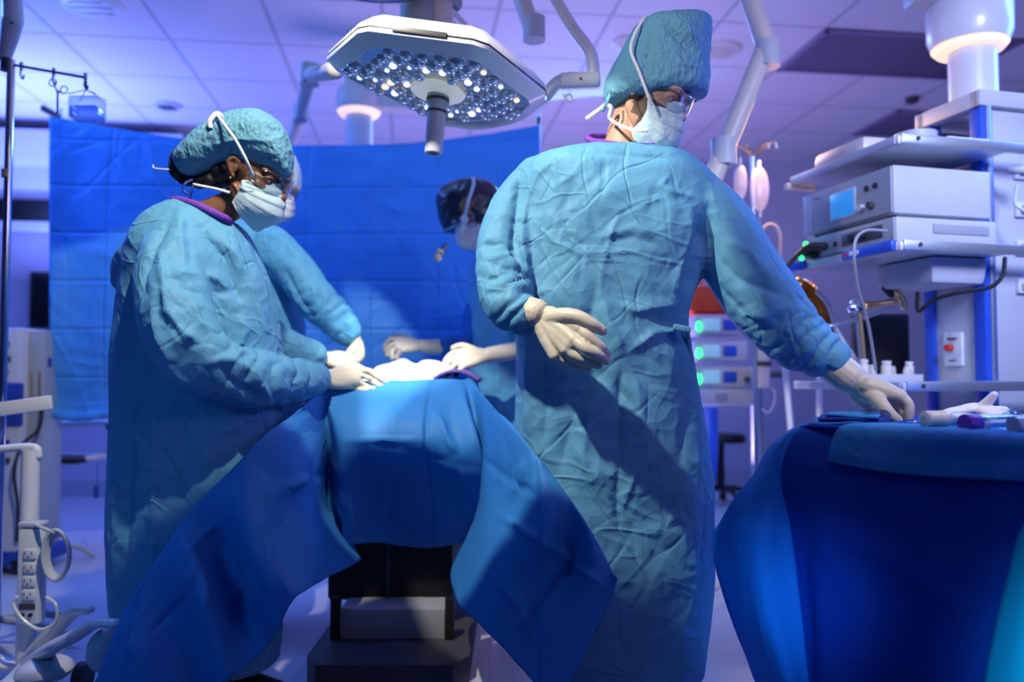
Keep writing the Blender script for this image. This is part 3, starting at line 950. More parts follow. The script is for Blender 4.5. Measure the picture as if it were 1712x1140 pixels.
# ================================================================== left: iv pole, machine, stand
ivx = P(11, 400, 2.9)
ivp = thing('iv_pole', (ivx.x, ivx.y, 0), 'chrome infusion pole at the left edge with a row of hooks', 'iv pole')
mb = MB(); mb.rod((ivx.x, ivx.y, .06), (ivx.x, ivx.y, P(11, 100, 2.9).z), .014); mb.build('pole', M['chrome'], ivp)
mb = MB(); q = P(11, 105, 2.9); mb.rod(q + Vector((0, 0, -.03)), q + Vector((0, 0, .015)), .021); mb.build('collar', M['darkgrey'], ivp); mb = MB(); q2 = P(11, 290, 2.9); mb.rod(q2 + Vector((0, 0, -.015)), q2 + Vector((0, 0, .015)), .017); mb.build('collar', M['darkgrey'], ivp)
mb = MB(); mb.rod(P(14, 107, 2.9), P(145, 130, 2.9), .005); mb.build('hook_bar', M['darkgrey'], ivp)
for hx, hy in ((36, 110), (90, 120), (143, 128)):
    mb = MB(); mb.box(P(hx, hy, 2.9), (.010, .014, .028), .003); mb.tube([P(hx, hy + 3, 2.9), P(hx - 2, hy + 14, 2.9), P(hx + 2, hy + 22, 2.9), P(hx + 4, hy + 16, 2.9)], .0035, n=8); mb.build('hook', M['steel'], ivp)
mb = MB()
for k in range(5):
    a = k * 2 * PI / 5; mb.tube([(ivx.x, ivx.y, .10), (ivx.x + .15 * math.cos(a), ivx.y + .15 * math.sin(a), .08), (ivx.x + .28 * math.cos(a), ivx.y + .28 * math.sin(a), .03)], .014, n=8)
mb.build('foot', M['grey'], ivp)
arm = thing('ceiling_boom_arm', P(20, 0, 2.9), 'white jointed arm coming down at the top left corner above the infusion pole', 'ceiling boom arm')
mb = MB(); mb.tube([P(18, -70, 2.9), P(20, -10, 2.9), P(22, 35, 2.9)], [.03, .033, .036], n=16); mb.build('upper_tube', M['white'], arm)
mb = MB(); mb.tube([P(20, 38, 2.9), P(16, 60, 2.9), P(8, 96, 2.9)], [.036, .032, .022], n=16); mb.build('lower_tube', M['lightgrey'], arm)
mb = MB(); mb.ball(P(20, 38, 2.865), .005); mb.build('screw', M['darkgrey'], arm)

# hemostat hanging from the middle hook
hm = thing('hemostat', P(92, 140, 2.9), 'steel hemostat clamp hanging from the middle hook of the infusion pole', 'clamp')
for ring, piv, tip in (((88, 138), (96, 155), (97, 193)), ((107, 150), (97, 155), (95, 193))):
    cx, cy = ring; mb = MB()
    mb.tube([P(cx + 6 * math.cos(a), cy + 6 * math.sin(a), 2.9) for a in np.linspace(0, 2 * PI, 13)], .0022, n=6, per=2)
    mb.tube([P(cx + (3 if cx < 95 else -3), cy + 6, 2.9), P(piv[0], piv[1], 2.9), P(*tip, 2.9)], [.0025, .0035, .0018], n=8); mb.build('blade', M['steel'], hm)
# clear bottle in a wire hanger
bt = thing('fluid_bottle', P(144, 199, 2.9), 'clear square fluid bottle hanging on a wire at the end of the hook bar', 'bottle')
c = P(146, 183, 2.9)
mb = MB(); mb.box(c + Vector((0, 0, .0)), (.108, .08, .085), .012); mb.build('bottle', M['bottle'], bt)
mb = MB(); mb.box(c + Vector((0, 0, -.016)), (.100, .072, .045), .008); mb.build('fluid', M['fluid'], bt)
mb = MB(); top_ = P(144, 150, 2.9)
for sx in (-1, 1):
    for sy in (-1, 1): mb.tube([top_, c + Vector((sx * .05, sy * .038, .045))], .0016, n=6, per=1)
mb.tube([top_, top_ + Vector((0, 0, .03))], .003, n=6, per=1)
mb.build('wire_hanger', M['darkgrey'], bt)

# anaesthesia machine
am = thing('anaesthesia_machine', (P(30, 900, 4.0).x, 4.1, 0), 'grey wheeled anaesthesia machine at the left edge beyond the white stand', 'medical machine')
def pbox(mb, x0, y0, x1, y1, Y, depth, bev=.006):
    """box whose near face spans two pixels at distance Y"""
    a = P(x0, y0, Y); b = P(x1, y1, Y)
    mb.box(((a.x + b.x) / 2, Y + depth / 2, (a.z + b.z) / 2), (abs(b.x - a.x), depth, abs(a.z - b.z)), bev)
    return mb
mb = MB(); pbox(mb, -60, 548, 28, 925, 3.9, .25, .012); mb.build('left_cabinet', M['lightgrey'], am)
mb = MB(); pbox(mb, 29, 552, 66, 925, 3.95, .18, .012); mb.build('right_cabinet', M['grey'], am)
mb = MB(); pbox(mb, -60, 640, 33, 712, 3.885, .03); pbox(mb, 34, 598, 82, 613, 3.98, .03); mb.build('blue_band', M['navy_panel'], am)
for k, (x, y) in enumerate(((6, 575), (8, 600), (4, 622), (6, 740), (7, 770))):
    mb = MB(); pbox(mb, x - 5, y - 5, x + 7, y + 5, 3.885, .02, .003); mb.build('socket', M['darkgrey'], am)
for x in (42, 54, 68):
    mb = MB(); mb.rod(P(x, 622, 3.96), P(x, 690, 3.96), .012); mb.build('flow_tube', M['brass'], am)
mb = MB(); pbox(mb, 38, 562, 78, 592, 3.985, .02); mb.build('gauge_panel', M['white'], am)
mb = MB(); pbox(mb, -60, 920, 66, 945, 3.9, .26, .01); mb.build('base', M['navy_panel'], am)
for (x, Y) in ((16, 3.95), (60, 3.95), (20, 4.12), (96, 4.12)):
    cc = P(x, 0, Y); mb = MB(); mb.rod((cc.x - .018, Y, .055), (cc.x + .018, Y, .055), .055, n=24)
    w = mb.build('caster', M['black'], am)
    mb = MB(); mb.box((cc.x, Y, .105), (.03, .05, .05), .006); mb.build('caster_fork', M['darkgrey'], w)
mb = MB(); mb.tube([P(72, 665, 3.9), P(66, 715, 3.88), P(36, 745, 3.85), P(24, 790, 3.82), P(30, 850, 3.84), P(28, 905, 3.88)], .008, n=8); mb.build('hose', M['black'], am)

# tube-framed trolley behind, its top rail shows under the curtain hem
tr = thing('tube_frame_trolley', (P(170, 700, 4.3).x, 4.3, 0), 'white bent-tube trolley frame showing under the left end of the curtain', 'trolley')
mb = MB(); mb.tube([P(70, 708, 4.3), P(120, 708, 4.3), P(178, 707, 4.3), P(188, 718, 4.3), P(188, 742, 4.3), P(172, 762, 4.3), P(120, 768, 4.3), P(66, 770, 4.3)], .016, n=10); mb.build('tube_frame', M['white'], tr)
mb = MB(); mb.box((P(110, 766, 4.35)), (.29, .28, .035), .012); mb.build('pad', M['black'], tr)
mb = MB(); mb.ball(P(184, 713, 4.28), .022); mb.build('knob', M['darkgrey'], tr)
for x in (84, 212):
    cc = P(x, 700, 4.36); mb = MB(); mb.rod((cc.x, cc.y, .06), (cc.x, cc.y, cc.z), .010); mb.build('leg', M['white'], tr)
    mb = MB(); mb.rod((cc.x - .012, cc.y, .035), (cc.x + .012, cc.y, .035), .035); mb.build('caster', M['black'], tr)
mb = MB(); mb.rod(P(84, 760, 4.36), P(212, 760, 4.36), .010); mb.build('cross_bar', M['white'], tr)
for x in (87, 161):
    mb = MB(); mb.tube([P(x + 1, 772, 4.28), P(x + 2, 800, 4.28), P(x, 815, 4.28)], .002, n=6); mb.rod(P(x, 812, 4.28), P(x, 832, 4.28), .011, .013); mb.build('hanging_cord', M['navy_panel'], tr)

# slanted white board and white stand with a power strip
ws = thing('white_stand', (P(48, 1100, 2.6).x, 2.6, 0), 'white floor stand at the lower left carrying a vertical power strip', 'equipment stand')
sx = P(48, 900, 2.6).x
mb = MB(); mb.rod((sx, 2.6, .05), (sx, 2.6, P(48, 752, 2.6).z), .030, .027, n=24); mb.build('pole', M['white'], ws)
mb = MB(); mb.tube([P(-40, 755, 2.6), P(20, 749, 2.6), P(58, 748, 2.6), P(64, 762, 2.6)], .013, n=10); mb.build('handle_bar', M['white'], ws)
mb = MB()
for pts in ([P(48, 1100, 2.6), P(85, 1060, 2.55), P(122, 1024, 2.52), P(146, 1020, 2.5)], [P(48, 1110, 2.6), P(85, 1085, 2.3), P(130, 1060, 2.25), P(160, 1042, 2.15), P(192, 1042, 2.1)],
            [P(48, 1105, 2.6), P(10, 1110, 2.6), P(-40, 1090, 2.6)], [P(48, 1110, 2.6), P(20, 1140, 2.4), P(-20, 1165, 2.2)]):
    mb.tube(pts, [.032, .030, .026, .022] + ([.02] if len(pts) > 4 else []), n=12, flat=((0, 0, 1), .6)) if len(pts) == 4 or len(pts) == 5 else mb.tube(pts, .03, n=12, flat=((0, 0, 1), .6))
mb.build('base_legs', M['white'], ws)
mb = MB(); mb.ball(P(75, 1120, 2.35), (.075, .09, .035)); mb.build('base_cover', M['lightgrey'], ws)
mb = MB(); mb.ball(P(180, 1085, 2.2), (.05, .07, .06)); mb.build('caster_cover', M['lightgrey'], ws)
for (x, y, Y) in ((140, 1068, 2.5), (196, 1078, 2.25)):
    cc = P(x, y, Y); mb = MB(); mb.rod((cc.x - .015, Y, .045), (cc.x + .015, Y, .045), .045, n=24); mb.build('caster', M['darkgrey'], ws)
sb = thing('white_board', P(40, 680, 2.75), 'slanted white flat rail above the stand at the left edge', 'rail')
a = P(-40, 690, 2.75); b = P(86, 672, 2.75)
mb = MB(Matrix.Translation((a + b) / 2) @ Matrix.Rotation(-math.atan2(b.z - a.z, b.x - a.x), 4, 'Y')); mb.box((0, 0, 0), ((b - a).length, .02, .048), .004); mb.build('rail', M['white'], sb)
mb = MB(); mb.rod(P(-30, 690, 2.77), Vector((P(-30, 690, 2.77).x, 2.77, 0.0)), .012); mb.build('post', M['white'], sb)

ps = thing('power_strip', P(52, 1045, 2.55), 'white hospital power strip with four outlets strapped to the white stand', 'power strip')
pa, pb = P(52, 1040, 2.545), P(56, 882, 2.545)
PM = Matrix.Translation((pa + pb) / 2) @ Matrix.Rotation(math.atan2(pb.x - pa.x, pb.z - pa.z), 4, 'Y')
Lh = (pb - pa).length
mb = MB(PM); mb.box((0, 0, 0), (.070, .045, Lh), .006); mb.build('body', M['white'], ps)
for k in range(4):
    z = .070 - k * .042
    mb = MB(PM); mb.box((.006, -.024, z), (.040, .010, .032), .004); ob = mb.build('outlet', M['white'], ps)
    mb = MB(PM)
    for u, w in ((-.007, .004), (.013, .004)): mb.box((u, -.0295, z + .004), (w * .5, .002, .008), 0)
    mb.box((.003, -.0295, z - .008), (.005, .002, .004), 0); mb.build('slots', M['darkgrey'], ob)
mb = MB(PM); mb.box((.0, -.0235, -.092), (.05, .004, .018), .001); mb.build('rating_label', M['darkgrey'], ps)
for u in (-.012, .012):
    mb = MB(PM); mb.rod((u, -.022, -.118), (u, -.030, -.118), .006); mb.build('breaker_button', M['black'], ps)
mb = MB(PM); mb.box((0, 0, Lh / 2 + .012), (.075, .05, .018), .006); mb.build('strap', M['lightgrey'], ps)
cl = thing('coiled_cable', P(95, 925, 2.52), 'coil of white cable hung beside the power strip', 'cable')
mb = MB()
for k in range(5):
    pts = [P(93 + k * 1.5 + (22 - k) * math.sin(a), 928 + (42 - 2 * k) * math.cos(a), 2.50 + .006 * k) for a in np.linspace(0, 2 * PI, 17)]
    mb.tube(pts, .006, n=8, per=2)
mb.tube([P(90, 890, 2.5), P(74, 884, 2.5), P(60, 878, 2.52)], .006, n=8); mb.build('coil', M['lightgrey'], cl)
mb = MB(); mb.tube([P(78, 998, 2.52), P(94, 1012, 2.5), P(92, 1040, 2.5), P(66, 1052, 2.5), P(38, 1035, 2.5), P(22, 1010, 2.5), P(28, 998, 2.5)], .005, n=8); mb.build('tail', M['white'], cl)

# ================================================================== right: equipment tower
YAW = math.radians(14.5)
tc0 = P(1505, 405, 2.63)
TM = frame(tc0.x, tc0.y, 0, YAW)          # x: to the right along the shelf, y: away from the camera


def tlocal(p):
    return TM.inverted() @ p


tower = thing('equipment_tower', TM @ Vector((.72, .4, .6)), 'blue and white ceiling-hung equipment tower with three shelves at the right edge', 'equipment tower')
ztop = P(1655, 165, 2.85).z
TX0, TX1, TY0, TY1 = .44, .98, .10, .40
zb = .66
for (x, y, nm) in ((TX0, TY0, 'n'), (TX0, TY1, 'f'), (TX1, TY0, 'n'), (TX1, TY1, 'f')):
    mb = MB(TM); mb.box((x + (.03 if x == TX0 else -.03), y + (.03 if y == TY0 else -.03), (ztop + zb) / 2), (.055, .055, ztop - zb), .008); mb.build('corner_post', M['blue_plastic'], tower)
    mb = MB(TM); mb.box((x + (.03 if x == TX0 else -.03), y + (-.002 if y == TY0 else .002), (ztop + zb) / 2), (.018, .012, ztop - zb - .04), .003); mb.build('rail_strip', M['alu'], tower)
mb = MB(TM)
mb.box(((TX0 + TX1) / 2, TY0 + .015, ztop), (TX1 - TX0 + .02, .05, .06), .006); mb.box(((TX0 + TX1) / 2, TY1 - .015, ztop), (TX1 - TX0 + .02, .05, .06), .006)
mb.box((TX0 + .015, (TY0 + TY1) / 2, ztop), (.05, TY1 - TY0, .06), .006); mb.box((TX1 - .015, (TY0 + TY1) / 2, ztop), (.05, TY1 - TY0, .06), .006); mb.build('top_frame', M['lightgrey'], tower)
mb = MB(TM); mb.box(((TX0 + TX1) / 2, (TY0 + TY1) / 2, ztop + .015), (TX1 - TX0, TY1 - TY0, .02), .004); mb.build('top_plate', M['white'], tower)
mb = MB(TM); mb.box((TX0 + .02, (TY0 + TY1) / 2, 1.08), (.012, .20, .62), .003); mb.build('side_panel', M['lightgrey'], tower)
mb = MB(TM); mb.box(((TX0 + TX1) / 2, TY0 + .025, (ztop + zb) / 2), (TX1 - TX0 - .11, .012, ztop - zb - .05), .003); mb.build('front_panel', M['lightgrey'], tower)
mb = MB(TM); mb.box(((TX0 + TX1) / 2, (TY0 + TY1) / 2, zb), (TX1 - TX0, TY1 - TY0, .04), .008); mb.build('bottom_plate', M['navy_panel'], tower)
mb = MB(TM); mb.box(((TX0 + .035), (TY0 + TY1) / 2, 1.62), (.02, .22, .30), .003); mb.build('dark_back', M['navy_panel'], tower)
cb = None
mb = MB(TM); mb.box((TX0 + .008, TY0 + .155, 1.072), (.014, .085, .125), .003); cb = mb.build('control_box', M['white'], tower)
mb = MB(TM); mb.rod(TM.inverted() @ (TM @ Vector((TX0, TY0 + .16, 1.078))), (TX0 - .022, TY0 + .16, 1.078), .013); mb.build('red_knob', M['red'], cb)
mb = MB(TM); mb.box((TX0 + .0, TY0 + .155, 1.112), (.004, .045, .007), 0); mb.box((TX0 + .0, TY0 + .155, 1.03), (.004, .035, .004), 0); mb.build('marking', M['darkgrey'], cb)
for k in range(2):
    mb = MB(TM); mb.box((TX0 + .003, TY0 + .09 + .10 * k, 1.335), (.02, .075, .05), .003); mb.build('cable_opening', M['black'], tower)
for k in range(4):
    mb = MB(TM); mb.box((TX0 + .19, TY0 + .012, 1.72 - k * .14), (.07, .02, .055), .004); s_ = mb.build('gas_outlet', M['white'], tower)
    mb = MB(TM); mb.rod((TX0 + .175, TY0 + .005, 1.72 - k * .14), (TX0 + .175, TY0 - .02, 1.72 - k * .14), .013); mb.build('outlet_ring', [M['darkgrey'], M['steel'], M['red'], M['steel']][k], s_)

# the boom column above it
bc = thing('tower_boom_column', TM @ Vector((.45, .32, ztop + .1)), 'white boom column with round hub and warm lights carrying the right tower', 'ceiling boom')
bpos = P(1627, 150, 3.0)
mb = MB(); mb.rod((bpos.x, bpos.y, ztop + .03), (bpos.x, bpos.y, P(1620, 70, 3.0).z), .085, n=32); mb.build('column', M['white'], bc)
hz = P(1620, 62, 3.0).z
mb = MB(Matrix.Translation((bpos.x - .01, bpos.y, hz))); mb.lathe([(.10, -.05), (.135, -.035), (.148, .0), (.150, .11), (.14, .13), (.10, .14)], n=36); mb.build('hub', M['white'], bc)
mb = MB(Matrix.Translation((bpos.x - .01, bpos.y, hz)));
mb.lathe([(.088, -.060), (.118, -.058), (.134, -.040)], n=36); mb.build('light_ring', M['lamp_glow'], bc)
mb = MB(Matrix.Translation((bpos.x - .01, bpos.y, hz))); mb.box((-.05, -.02, .17), (.34, .20, .08), .02); mb.box((-.12, .0, .28), (.12, .12, .3), .02); mb.build('swing_arm', M['lightgrey'], bc)
mb = MB(Matrix.Translation((bpos.x - .01, bpos.y, 0))); mb.rod((.0, .0, hz + .14), (0, 0, CEIL), .10, n=24); mb.build('upper_pole', M['white'], bc)
mb = MB(); mb.box(P(1625, 158, 2.91), (.045, .01, .012), .003, rot=Matrix.Rotation(-.35, 4, 'Y')); mb.build('warning_label', M['orange'], bc)

# shelves, each a tray with a front rail and corner bumper
def shelf(z, label, handle=True, x0=0.0, depth=.59):
    t = thing('tower_shelf', TM @ Vector((.2, .3, z)), label, 'shelf', 'shelves of the right equipment tower')
    mb = MB(TM); mb.box((x0 + .22, depth / 2, z), (.44, depth, .022), .004); mb.build('tray', M['alu'], t)
    mb = MB(TM); mb.box((x0 + .30, -.012, z + .004), (.60, .018, .034), .004); mb.build('front_rail', M['alu'], t)
    mb = MB(TM); mb.box((x0 - .008, depth / 2, z + .002), (.014, depth, .030), .004); mb.build('side_rail', M['lightgrey'], t)
    mb = MB(TM); mb.rod((x0 + .06, -.022, z + .006), (x0 + .06, -.026, z + .006), .007); mb.build('screw', M['darkgrey'], t)
    mb = MB(TM); mb.box((x0 + .005, .004, z + .002), (.034, .036, .036), .012); mb.build('corner_cap', M['white'], t)
    if handle:
        for (yy, w) in ((.13, .26), (.545, .12)):
            mb = MB(TM); mb.box((x0 - .024, yy, z + .004), (.022, w, .038), .009); h = mb.build('blue_handle', M['blue_plastic'], t)
            if yy < .3:
                for k, mm in ((0, M['white']), (1, M['white']), (2, M['red'])):
                    mb = MB(TM); mb.rod((x0 - .034, yy + .04 + .032 * k, z + .004), (x0 - .038, yy + .04 + .032 * k, z + .004), .009); mb.build('button', mm, h)
    return t


z1 = P(1505, 235, 2.63).z; z2 = P(1505, 412, 2.63).z; z3 = P(1505, 648, 2.63).z
s1 = shelf(z1, 'topmost metal shelf of the right tower, above the box with the display', False)
s2 = shelf(z2, 'middle metal shelf of the right tower with blue corner handles', True)
s3 = shelf(z3, 'lowest metal shelf of the right tower carrying small white containers', False)
mb = MB(TM); mb.box((.14, .56, z3 + .0), (.30, .05, .03), .003); mb.build('end_plate', M['white'], s3)
mb = MB(TM); mb.rod((-.03, .60, z1 - .02), (.10, .60, z1 - .02), .014); mb.build('grab_bar', M['offwhite'], s1)
# underside box of middle shelf
mb = MB(TM); mb.box((.31, .22, z2 - .06), (.24, .30, .09), .008, taper=.92); mb.build('cable_tray', M['lightgrey'], s2)
# cream pod lying on the top shelf
pod = thing('cream_pod', TM @ Vector((.22, .30, z1 + .011)), 'low rounded cream unit lying on the topmost tower shelf', 'device')
mb = MB(TM); mb.box((.20, .36, z1 + .05), (.34, .30, .078), .03); mb.build('body', M['offwhite'], pod)
mb = MB(TM); mb.rod((.30, .26, z1 + .02), (.30, .26, z1 + .12), .075, n=28); mb.build('dome', M['lightgrey'], pod)
mb = MB(TM); mb.box((.34, .10, z1 + .032), (.18, .10, .040), .006); mb.build('front_step', M['white'], pod)

# first instrument box
def device(name, zlo, zhi, y0, y1, x0, x1, label, detail):
    t = thing(name, TM @ Vector(((x0 + x1) / 2, (y0 + y1) / 2, zlo)), label, 'medical device')
    mb = MB(TM); mb.box(((x0 + x1) / 2, (y0 + y1) / 2, (zlo + zhi) / 2), (x1 - x0, y1 - y0, zhi - zlo), .006); mb.build('casing', M['lightgrey'], t)
    mb = MB(TM); mb.box((x0 - .004, (y0 + y1) / 2, (zlo + zhi) / 2), (.012, (y1 - y0) * .99, (zhi - zlo) * .96), .004); mb.build('front_plate', M['grey'], t)
    detail(t, x0 - .011, y0, y1, zlo, zhi)
    for yy in (y0 + .04, y1 - .04):
        mb = MB(TM); mb.rod((x0 + .03, yy, zlo - .008), (x0 + .03, yy, zlo), .012); mb.build('foot', M['black'], t)
    return t


def det1(t, x, y0, y1, a, b):
    w = y1 - y0; h = b - a
    mb = MB(TM); mb.box((x, y0 + w * .50, a + h * .48), (.006, w * .29, h * .62), .002); f = mb.build('display_bezel', M['lightgrey'], t)
    mb = MB(TM); mb.box((x - .003, y0 + w * .50, a + h * .48), (.004, w * .265, h * .55), .001); mb.build('display', M['screen_blue'], f)
    for u in (.15, .24):
        mb = MB(TM); mb.rod((x + .004, y0 + w * u, a + h * .66), (x - .006, y0 + w * u, a + h * .66), .010); mb.build('socket', M['black'], t)
    for u, m_ in ((.19, 'darkgrey'), (.29, 'lightgrey')):
        mb = MB(TM); mb.rod((x + .004, y0 + w * u, a + h * .27), (x - .016, y0 + w * u, a + h * .27), .013); mb.build('connector', M[m_], t)
    mb = MB(TM); mb.box((x + .003, y0 + w * .80, a + h * .80), (.004, w * .10, h * .05), 0); mb.build('maker_plate', M['darkgrey'], t)
    mb = MB(TM); mb.box((x + .003, y0 + w * .93, a + h * .5), (.006, w * .10, h * .9), .002); mb.build('side_cheek', M['lightgrey'], t)


def det2(t, x, y0, y1, a, b):
    w = y1 - y0; h = b - a
    mb = MB(TM); mb.box((x, y0 + w * .33, a + h * .52), (.006, w * .44, h * .55), .003); f = mb.build('recess', M['darkgrey'], t)
    for u in (.30, .42):
        mb = MB(TM); mb.rod((x - .002, y0 + w * u, a + h * .5), (x - .018, y0 + w * u, a + h * .5), .014); mb.build('plug', M['black'], f)
    mb = MB(TM); mb.box((x, y0 + w * .63, a + h * .45), (.006, w * .035, h * .22), .001); mb.build('switch', M['black'], t)
    mb = MB(TM); mb.rod((x, y0 + w * .88, a + h * .35), (x - .03, y0 + w * .88, a + h * .35), .030, n=24); mb.rod((x - .03, y0 + w * .88, a + h * .35), (x - .05, y0 + w * .88, a + h * .35), .022, n=24); mb.build('light_guide_socket', M['black'], t)
    for dy, dz in ((.85, .62), (.91, .05)):
        mb = MB(TM); mb.ball((x - .05, y0 + w * dy, a + h * dz), .010, n=10); mb.build('green_light', M['green_led'], t)
    mb = MB(TM); mb.box(((.26), y0 - .001, a + h * .58), (.23, .006, h * .38), .001); mb.build('side_label', M['grey'], t)


d2t = z2 + .02
dev2 = device('camera_control_unit', d2t, d2t + .085, .015, .50, .0, .41, 'flat grey unit with black plugs and green lights on the middle tower shelf', det2)
dev1 = device('insufflator', d2t + .097, d2t + .262, .025, .52, .0, .40, 'tall grey box with a square blue display stacked on the flat unit', det1)
# cables
cb = thing('black_cable', TM @ Vector((-.06, .43, z2 + .06)), 'thick black light cable hanging from the flat grey unit', 'cable')
mb = MB(); mb.tube([P(1378, 412, 2.96), P(1352, 412, 2.94), P(1332, 428, 2.9), P(1316, 445, 2.88)], [.016, .012, .010, .009], n=10); mb.build('cable', M['black'], cb)
cb = thing('grey_cable', P(1430, 395, 2.66), 'thin grey cable looping down from the unit across the blue handle', 'cable')
mb = MB(); mb.tube([P(1482, 386, 2.62), P(1450, 385, 2.58), P(1432, 398, 2.56), P(1428, 430, 2.55), P(1434, 480, 2.6), P(1446, 520, 2.65), P(1455, 560, 2.7), P(1464, 618, 2.75)], .005, n=8); mb.build('cable', M['grey'], cb)
cb = thing('black_cable', P(1680, 440, 2.6), 'black cable sagging from the right side of the middle shelf to the panel', 'cable')
mb = MB(); mb.tube([P(1680, 432, 2.72), P(1676, 460, 2.68), P(1655, 480, 2.66), P(1600, 490, 2.68), P(1560, 502, 2.72), P(1535, 520, 2.75), P(1534, 490, 2.8)], .007, n=8); mb.build('cable', M['black'], cb)
cb = thing('hose_bundle', P(1700, 330, 2.7), 'short grey gas hose plugged into the tower at the right edge', 'hose')
mb = MB(); mb.tube([P(1690, 285, 2.75), P(1705, 284, 2.72), P(1735, 283, 2.7)], .014, n=10); mb.tube([P(1700, 310, 2.75), P(1697, 340, 2.73), P(1712, 352, 2.72), P(1735, 370, 2.7)], .006, n=8); mb.build('hose', M['lightgrey'], cb)

# things on and behind the lowest shelf
zt = z3 + .011
RKO = Vector((.085, -.07, 0))
rack = thing('white_rack', TM @ Vector((.12, .38, zt)), 'low white rack on the lowest tower shelf under the vials', 'rack')
mb = MB(TM); mb.box(Vector((.14, .44, zt + .018)) + RKO, (.27, .12, .030), .004); mb.build('body', M['lightgrey'], rack)
k = 0
for (x, y, h, r) in ((.035, .41, .055, .018), (.085, .43, .035, .016), (.135, .41, .050, .020), (.185, .44, .030, .013), (.215, .40, .024, .013), (.245, .42, .048, .017)):
    x += RKO.x; y += RKO.y
    lab = ['tall white vial nearest the black screen, left in the row on the rack', 'short round white vial second from left on the rack', 'tall white vial third from left on the rack', 'small squat white pot right of the middle on the rack', 'smallest white pot near the right end of the rack', 'square-shouldered white pot at the right end of the rack'][k]
    k += 1
    t = thing('white_vial', TM @ Vector((x, y, zt + .033)), lab, 'vial', 'white vials on the rack')
    mb = MB(TM @ Matrix.Translation((x, y, zt + .033))); mb.lathe([(r, 0), (r, h * .6), (r * .75, h * .72), (r * .7, h * .8)], n=18); mb.build('body', M['offwhite'], t)
    mb = MB(TM @ Matrix.Translation((x, y, zt + .033))); mb.lathe([(r * .85, h * .8), (r * .85, h), (r * .6, h * 1.02)], n=18); mb.build('cap', M['white'], t)

# dark monitor further back
dm = thing('dark_monitor', P(1478, 640, 3.35), 'black standing screen behind the golden arm', 'monitor')
mb = MB(); pbox(mb, 1428, 524, 1523, 632, 3.35, .05, .008); mb.build('housing', M['darkgrey'], dm)
mb = MB(); pbox(mb, 1432, 528, 1519, 628, 3.345, .02, .002); mb.build('screen', M['black_gloss'], dm)
mb = MB(); b = P(1475, 632, 3.4); mb.rod((b.x, b.y, .1), (b.x, b.y, b.z + .02), .02); mb.box((b.x, b.y, .06), (.36, .36, .05), .02); mb.build('stand', M['darkgrey'], dm)

# golden jointed arm with clamp
ga = thing('retractor_arm', P(1440, 620, 3.0), 'steel table-mounted retractor arm lit gold with a black clamp knob', 'retractor')
mb = MB(); mb.tube([P(1447, 700, 3.05), P(1440, 600, 3.05), P(1432, 512, 3.05)], .010, n=12); mb.build('post', M['steel'], ga)
mb = MB(); mb.tube([P(1447, 640, 3.0), P(1443, 580, 3.0), P(1437, 520, 3.0)], .008, n=12); mb.build('gold_lit_post', M['brass'], ga)  # steel arm: gold light put into the brass colour of post, forearm, hook
mb = MB(); mb.ball(P(1432, 512, 3.02), .030); mb.box(P(1428, 516, 3.0), (.05, .05, .03), .008); mb.build('joint', M['chrome'], ga)
mb = MB(); mb.tube([P(1446, 511, 3.0), P(1470, 508, 3.0), P(1496, 504, 3.0)], [.018, .011, .012], n=12); mb.build('forearm', M['brass'], ga)
mb = MB(); mb.tube([P(1492, 488, 3.0), P(1502, 492, 3.0), P(1509, 502, 3.0), P(1511, 514, 3.0)], [.010, .013, .013, .010], n=12); mb.build('hook', M['brass'], ga)
mb = MB(); mb.tube([P(1480, 482, 3.0), P(1490, 492, 3.0)], .014, n=10); mb.tube([P(1484, 489, 3.0), P(1502, 476, 3.0)], .009, n=10); mb.build('clamp_knob', M['black'], ga)
mb = MB(); mb.tube([P(1385, 545, 3.1), P(1440, 532, 3.1), P(1490, 514, 3.1)], .009, n=10); mb.build('cross_rod', M['steel'], ga)
hz_ = thing('corrugated_hose', P(1360, 520, 3.2), 'golden corrugated breathing hose arching behind the outstretched arm', 'hose')
mb = MB(); pts = catmull([P(1335, 478, 3.2), P(1352, 486, 3.2), P(1366, 505, 3.2), P(1375, 530, 3.2), P(1379, 548, 3.2)], 10)
mb.tube([Vector(p) for p in pts], [(.026 if i % 2 else .036) for i in range(len(pts))], n=14, per=2); mb.build('hose', M['brass'], hz_)
mb = MB(); mb.tube([P(1366, 488, 3.15), P(1385, 510, 3.12), P(1400, 555, 3.1), P(1430, 600, 3.08), P(1446, 630, 3.06)], .009, n=10); mb.build('thin_hose', M['lightgrey'], hz_)

# iv bags on a pole
bp_ = thing('iv_pole', (P(1262, 600, 3.6).x, 3.6, 0), 'slim infusion pole with bent top behind the right shoulder of the tallest person', 'iv pole')
q = P(1258, 262, 3.6); mb = MB(); mb.rod((q.x, q.y, .05), (q.x, q.y, q.z), .010); mb.build('pole', M['steel'], bp_)
mb = MB()
for a in (-.9, -.3, .5, 1.1): mb.tube([q, q + Vector((.05 * math.sin(a * 1.4), -.02, .035)), q + Vector((.09 * math.sin(a * 1.4), -.03, .05 + .01 * a)), q + Vector((.10 * math.sin(a * 1.4), -.03, .03))], .004, n=8)
mb.build('hooks', M['brass'], bp_)
mb = MB(); mb.tube([P(1268, 400, 3.6), P(1280, 378, 3.6), P(1296, 378, 3.6), P(1304, 395, 3.6), P(1304, 440, 3.6), P(1304, 500, 3.6)], .008, n=10); mb.build('bent_rail', M['offwhite'], bp_)
mb = MB()
for k in range(4):
    a = k * PI / 2 + .3; mb.tube([(q.x, q.y, .10), (q.x + .15 * math.cos(a), q.y + .15 * math.sin(a), .07), (q.x + .26 * math.cos(a), q.y + .26 * math.sin(a), .02)], .012, n=8)
mb.build('foot', M['grey'], bp_)
